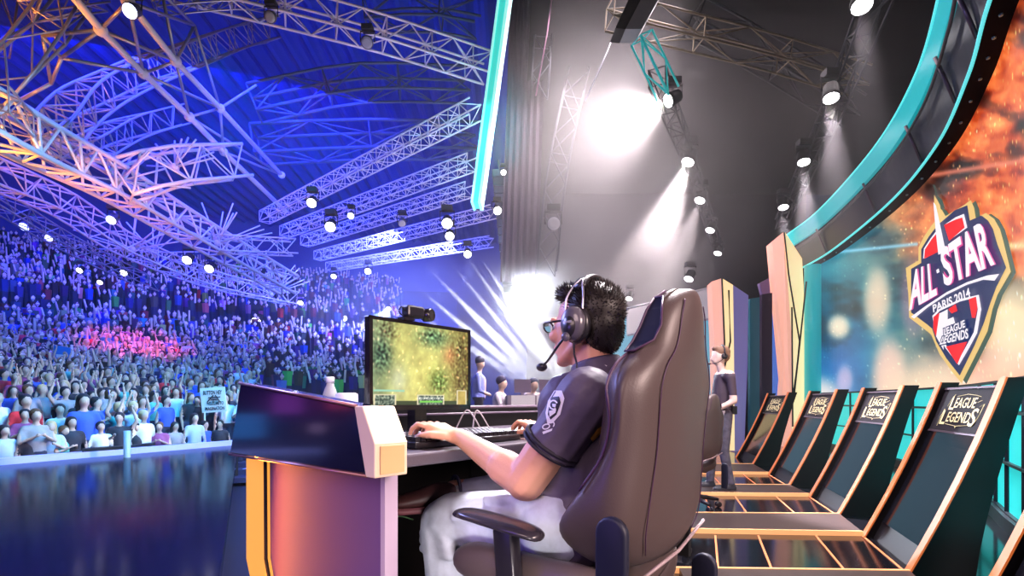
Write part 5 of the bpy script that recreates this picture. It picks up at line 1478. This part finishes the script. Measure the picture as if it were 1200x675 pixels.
bm = bmesh.new(); prism(bm, [P(721,33,8.98), P(733,34,8.98), P(757,-12,8.98), P(742,-12,8.98)], (.0,.5,.1)); root_local(t, obj('dark_side', bm, m_black))
# cyan strip, a proscenium edge
t = thing('led_strip', 'tall glowing cyan light strip edge dividing hall and stage', 'light strip', P(556,236,9))
q = [(553,236),(561,236),(598,-30),(588,-30)]
bm = bmesh.new(); prism(bm, [P(x, y, 9) for x, y in q], (.02,.35,0)); root_local(t, obj('strip_body', bm, mat('cyan_led', (.05,.5,.45), .4, emis=rgb(60,205,195), es=.85)))
for q in ([(551.5,237),(554,237),(589,-30),(586.5,-30)], [(560,237),(563.5,237),(600.5,-30),(597,-30)]):
    bm = bmesh.new(); prism(bm, [P(x, y, 8.97) for x, y in q], (.02,.4,0)); root_local(t, obj('edge', bm, mat('cyan_edge', (.4,.8,.8), .4, emis=rgb(150,245,235), es=.9)))
# line array
t = thing('line_array', 'hanging column of small loudspeakers beside the fan of trusses', 'loudspeaker', P(588,205,14))
for k_ in range(15):
    bm = bmesh.new(); c = P(586+k_*.9, 205+k_*9.5, 14); box(bm, c, (.42,.35,.20), Matrix.Rotation(R(4+k_), 3, 'X'), .02); root_local(t, obj('cabinet', bm, m_ald))
bm = bmesh.new(); tube(bm, [P(584,188,14), P(586,205,14)], .03, 6); root_local(t, obj('rigging', bm, m_alu))
# ================================================================== luminaires
m_lens = mat('lamp_lens', (1,1,1), .3, emis=(1,.95,1), es=9.0)
m_lensb = mat('lamp_lens_blue', (1,1,1), .3, emis=(.45,.5,1), es=5.0)
m_lensoff = mat('lamp_lens_off', (.4,.4,.45), .2)
def lamp(loc, d, label, r=.13, lens=m_lens, group=None, nm='moving_head_light', cat='stage light'):
    d = Vector(d).normalized(); loc = Vector(loc); t = thing(nm, label, cat, loc, 0, group)
    M = aim(d).to_4x4()
    bm = bmesh.new(); lathe(bm, [(r*.45,-r*2.2),(r*.85,-r*1.9),(r*.95,-r*.6),(r*1.05,-r*.5),(r*1.05,-.01),(r*.98,0)], loc, 14, M); root_local(t, obj('housing', bm, m_black if lens is m_lens else m_ald))
    bm = bmesh.new(); lathe(bm, [(r*.92,.0),(r*.9,.012),(r*.5,.02)], loc, 14, M); root_local(t, obj('lens', bm, lens))
    top = loc-d*r*1.0; x = Vector((1,0,0))
    bm = bmesh.new(); tube(bm, [top+x*r*1.2, top+x*r*1.25+Vector((0,0,r*1.8)), top-x*r*1.25+Vector((0,0,r*1.8)), top-x*r*1.2], r*.14, 6); root_local(t, obj('yoke', bm, m_blt))
    bm = bmesh.new(); box(bm, top+Vector((0,0,r*2.3)), (r*1.9,r*1.4,r*.9)); root_local(t, obj('base', bm, m_blt)); return t
def spot(loc, target, e, ang, col=(1,1,1), blend=.4, size=.08, nm='spot'):
    l = bpy.data.lights.new(nm, 'SPOT'); l.energy = e; l.spot_size = R(ang); l.spot_blend = blend; l.color = col; l.shadow_soft_size = size
    o = bpy.data.objects.new(nm, l); COL.objects.link(o); o.location = loc
    o.rotation_euler = (Vector(target)-Vector(loc)).to_track_quat('-Z', 'Y').to_euler(); return o
def area(loc, target, e, sx, sy, col=(1,1,1), spread=180, nm='area'):
    l = bpy.data.lights.new(nm, 'AREA'); l.energy = e; l.shape = 'RECTANGLE'; l.size = sx; l.size_y = sy; l.color = col; l.spread = R(spread)
    o = bpy.data.objects.new(nm, l); COL.objects.link(o); o.location = loc
    o.rotation_euler = (Vector(target)-Vector(loc)).to_track_quat('-Z', 'Y').to_euler(); return o
# right row
row1 = [(1010,7,'bright white spotlight at the top edge, nearest of the right row'), (974,115,'white spotlight second from the top in the right row'), (942,190,'white spotlight third in the right row'), (918,243,'smallest white spotlight of the right row above the cream column')]
for k_, (x, y, lb) in enumerate(row1):
    p = G(x, y, 6.0); d = Vector((-.14+.02*k_, -.25, -1)); lamp(p, d, lb, .125); q = p+d.normalized()*.06
    spot(q, q+d, 12000, 20, (1,.86,.95), .6)
row2 = [(783,118,'brightest white spotlight inside the white glow'), (806,190,'white spotlight below the brightest one in the haze'), (820,235,'white spotlight in the middle of the haze row'), (832,270,'small white spotlight low in the haze row'), (841,297,'smallest white spotlight of the haze row over the lilac column')]
for k_, (x, y, lb) in enumerate(row2):
    p = G(x, y, 7.0) if k_ else P(783,118,9.6); d = Vector((-.42, -.2, -1)) if k_ else Vector((-1.0,-.2,-.6)); lamp(p, d, lb, .13 if k_ < 1 else .16); q = p+d.normalized()*.06
    spot(q, q+d, (7000, 9000, 9000, 8500, 8000)[k_], (88, 36, 33, 30, 28)[k_], (1,.84,.88), .9)
p = P(807,327,14); lamp(p, (-.5,-.3,-1), 'tiny white spotlight with short beam left of the lilac column', .13); spot(p, p+Vector((-.5,-.3,-1)), 700, 26, (1,.9,.95), .7)
p = P(737,350,14); lamp(p, (-.3,-.3,-1), 'tiny white lamp seen between head and chair', .10); spot(p, p+Vector((-.3,-.3,-1)), 300, 30, (1,.9,.95), .7)
lamp(P(649,262,12.6), (0,-1,-.25), 'round unlit moving light facing the camera on the hanging truss', .17, m_lensoff)
# hall lamps
hall = [(365,238,16.5,m_lens,.16,'glowing violet lamp under the uppermost fan truss'), (387,266,18,m_lens,.19,'bright bluish lamp under the second fan truss'), (411,253,17.5,m_lensb,.12,'small lamp beside the bright bluish one'),
        (471,262,19,m_lensoff,.15,'unlit lamp under the middle fan truss'), (524,262,18,m_lens,.2,'very bright lamp on the fourth fan truss'), (527,277,18.5,m_lens,.17,'bright lamp right below the very bright one'), (548,298,20,m_lens,.16,'bright lamp on the lowest fan truss'), (430,50,15,m_lensoff,.17,'unlit pale moving light under the long top truss'),
        (316,20,13,m_lensoff,.14,'unlit blue moving light hanging at the top left of the long truss'), (130,258,17,m_lensb,.16,'violet lamp under the lower left truss'), (219,305,22,m_lens,.2,'white lamp low over the crowd left of the truss node'), (245,315,23,m_lens,.2,'white lamp right of the lower truss node'), (28,266,18,m_lensb,.16,'deep blue lamp at the far left'), (57,279,19,m_lensb,.14,'blue lamp second at the far left'),
        (93,317,24,m_lens,.14,'small white lamp over the left stand'), (145,320,25,m_lens,.17,'white lamp over the middle of the left stand'), (117,331,26,m_lens,.13,'little white lamp low over the stand'), (391,324,26,m_lens,.14,'white dot lamp under the lowest fan truss left end'), (431,318,26,m_lens,.17,'white dot lamp under the lowest fan truss'),
        (352,355,30,m_lens,.16,'white lamp low in the blue haze'), (455,362,32,m_lens,.16,'white lamp near the left edge of the monitor'), (403,373,34,m_lens,.22,'lamp over the bright stand in the haze'),
        (347,384,31,m_lens,.32,'large white lamp in the left bright cluster over the haze'), (338,396,31,m_lens,.24,'white lamp lower left in the left bright cluster'), (358,397,31,m_lens,.26,'white lamp lower right in the left bright cluster'), (428,384,31,m_lens,.3,'large white lamp in the right bright cluster beside the monitor'), (420,398,31,m_lens,.24,'white lamp lower in the right bright cluster'), (300,377,29,m_lens,.28,'white lamp alone left of the left bright cluster'),
        (583,247,11,m_lens,.09,'white lamp at the right end of the fourth fan truss'), (152,13,11.4,m_lensb,.16,'deep blue lamp at the top left tube node'), (590,202,13,m_lens,.07,'tiny square lamp on top of the loudspeaker column')]
for x, y, Y, m_, r_, lb in hall: lamp(P(x, y, Y), Vector((.1,-.8,-.7)), lb, r_, m_)
# hall beams
for (x, y, Y, e, a, tx, ty, TY) in [(387,266,18,9000,30,330,480,16), (365,238,16.5,6000,30,420,470,14), (524,268,18,8000,40,470,470,16), (548,308,20,8000,40,600,500,14), (403,373,34,30000,60,350,470,30), (455,362,32,26000,60,400,460,28)]:
    spot(P(x, y, Y-.3), P(tx, ty, TY), e, a, (.35,.42,1), .7, .15)
# narrow white rays fanning down behind the player's head
for k_, (x, y) in enumerate([(455,345),(478,328),(500,312),(522,300),(545,298),(566,306),(586,318),(604,296)]):
    A = P(x, y, 15); T = P(640+k_*9, 466+k_*4, 12); spot(A, T, 110000, 3.0+.7*(k_ % 3), (.95,.97,1), .5, .03)
lamp(P(614,338,14.5), (-.02,-1,.0), 'blinding moving light directly behind the player face', .16)
spot(P(614,338,14.4), P(620,350,9), 7000, 55, (.8,.86,1), .9, .12)
# ================================================================== washes
BLUE = (.02,.05,1.0)
area((-7,26,8), (-8,30,20), 900, 12, 10, BLUE, nm='roof_wash')
area((-14,20,14.5), (-17,28,0), 11000, 18, 14, (.03,.05,1.0), nm='crowd_wash')
area((-17,22,12), (-19,28,0), 170, 14, 10, (1.0,.75,.85), nm='crowd_white')
area((-4,9,6.5), (-10,12.5,-.3), 800, 3, 2, (.0,.5,1), 140, 'front_crowd_wash')
area((-3,26,9), (-14,42,2), 5000, 8, 3, (.2,.24,1.0), 140, 'far_stand_wash')
spot((-4,12,9), (-19,23.5,1.0), 17000, 17, (1,.08,.2), 1.0, .2, 'pink_wash')
spot((-12,8,5), P(60,70,13), 4500, 75, (1,.30,.04), .8, .3, 'orange_wash')
spot((-9,12,4), P(140,210,16), 1500, 60, (1,.30,.25), .8, .3, 'pink_truss_wash')
spot((-3,8,6), P(260,230,19), 1300, 45, (.35,.35,1), .8, .3, 'truss_wash')
spot((-1,7,4), P(440,250,19), 3000, 60, (.3,.42,1), .8, .3, 'fan_wash')
spot((0,8,5), P(520,130,22), 5000, 30, (.05,.8,.9), .8, .3, 'teal_wash')
# stage lights and added fills for player, desk, ledge and haze
area((1.6,3.6,5.2), (.2,1.4,1.0), 950, 1.6, 1.0, (1,.90,.93), nm='stage_key')
area((-3.2,3.5,3.2), (.1,1.5,1.2), 220, 1.5, 1.5, (.35,.38,1.0), nm='hall_blue_fill')
area((-1.2,-1.4,2.6), (0,1.4,.9), 65, 1.8, 1.2, (1,.72,.70), nm='warm_front')
area((2.8,-1.0,2.2), (.6,1.3,.9), 230, 1.5, 1.2, (1,.74,.68), nm='right_front')
area((3.6,7,6.5), (3.4,6,0), 160, 3, 4, (1,.85,.88), 100, nm='stage_top')
area(B(.94,-.50,.62), B(.72,-.43,.60), 2.6, .02, .60, (1,.28,.05), nm='frame_strip_glow')
area(P(710,62,11.5), P(690,300,11.5), 420, 4, 2.5, (1,.84,.90), nm='haze_fill')  # added soft light, there only to brighten the white haze
for k_, (x, y, z, c, w_) in enumerate([(-9,1.8,.75,(.06,.2,1),1.0), (-9,2.5,1.1,(1,.08,.25),.8), (-9,2.9,.6,(.7,.45,.9),.45), (-9,3.4,1.05,(.5,.08,.8),.9), (-9,4.1,.65,(.05,.3,1),1.1)]): area((x,y,z), (-.6,1.7,1.1), .9*w_*w_, w_*.55, w_*.4, c, nm='hall_screen_or_added_glow')  # added unseen coloured panels, only for blobs reflected in the desk ledge
for x in (193, 221): lamp(P(x, 383, 27), (.3,-1,-.15), 'white floodlight over the stand, %s of two facing the stage rim' % ('left' if x < 200 else 'right'), .2); spot(P(x, 383, 26.7), P(x+2, 560, 8), 60000, 16, (.6,.65,1), .6, .22)
spot((.0,.25,.45), (-.16,1.6,.72), 60, 34, (1,.88,.88), .6, .15, nm='leg_fill')  # added low fill that brightens the legs under the desk
area((2.6,16,.5), (2.4,15.5,8), 1000, 6, 3, (1,.80,.85), 150, nm='haze_low_fill')  # added upward light that fills the haze from below
area((-1.7,.1,1.3), (-.6,1.5,.6), 13, .6, .5, (.26,.14,1), nm='violet_fill')
# haze filling the hall and the stage behind the player
def haze(nm, lb, c, s, dens, falloff=False, aniso=.25):
    hz_m = bpy.data.materials.new(nm); hz_m.use_nodes = True; nt = hz_m.node_tree
    nt.nodes.remove(nt.nodes['Principled BSDF']); vs_ = nt.nodes.new('ShaderNodeVolumeScatter')
    vs_.inputs['Density'].default_value = dens; vs_.inputs['Anisotropy'].default_value = aniso; vs_.inputs['Color'].default_value = (1,1,1,1)
    nt.links.new(vs_.outputs[0], nt.nodes['Material Output'].inputs['Volume'])
    bm = bmesh.new()
    if not falloff: box(bm, (0,0,0), s)
    else:
        bmesh.ops.create_icosphere(bm, subdivisions=3, radius=1)
        tc = nt.nodes.new('ShaderNodeTexCoord'); ln = nt.nodes.new('ShaderNodeVectorMath'); ln.operation = 'LENGTH'
        nt.links.new(tc.outputs['Object'], ln.inputs[0])
        mr = nt.nodes.new('ShaderNodeMapRange'); mr.interpolation_type = 'SMOOTHSTEP'
        for i, v in ((1, 0.0), (2, 1.0), (3, dens), (4, 0.0)): mr.inputs[i].default_value = v
        nt.links.new(ln.outputs['Value'], mr.inputs[0])
        nz = nt.nodes.new('ShaderNodeTexNoise'); nz.inputs['Scale'].default_value = 2.2; nz.inputs['Detail'].default_value = 2
        nt.links.new(tc.outputs['Object'], nz.inputs['Vector'])
        ml = nt.nodes.new('ShaderNodeMath'); ml.operation = 'MULTIPLY'; m2 = nt.nodes.new('ShaderNodeMath'); m2.operation = 'MULTIPLY'; m2.inputs[1].default_value = 2.0
        nt.links.new(mr.outputs[0], ml.inputs[0]); nt.links.new(nz.outputs['Fac'], ml.inputs[1]); nt.links.new(ml.outputs[0], m2.inputs[0]); nt.links.new(m2.outputs[0], vs_.inputs['Density'])
    o = obj(nm, bm, hz_m); o.location = c
    if falloff: o.scale = s
    tag(o, lb, 'haze', None, 'stuff'); return o
haze('stage_haze', 'thin stage haze hanging in the hall around the light beams', (-5,20,6), (26,31,13.2), .0016)
haze('haze_cloud', 'thick white haze in the big spotlight beam above the player', P(705,165,11.5), (4.4,3.8,3.3), .07, True)
haze('haze_cloud', 'pinkish grey haze below the row of small white spots', P(745,265,13), (4.4,3.4,3.4), .085, True)
haze('haze_cloud', 'white haze glowing behind the player head', P(610,385,13.0), (3.6,3,2.8), .075, True)
haze('haze_cloud', 'thin haze around the right row of spotlights', P(965,170,9.5), (3.2,4.5,3.0), .015, True)
haze('haze_cloud', 'pale blue haze over the far stands left of the monitor', P(430,360,30), (8,6,4.5), .05, True)
# the proof that every vertex block went home: drop the working marks
for me in bpy.data.meshes:
    if me.get('done') is not None: del me['done']
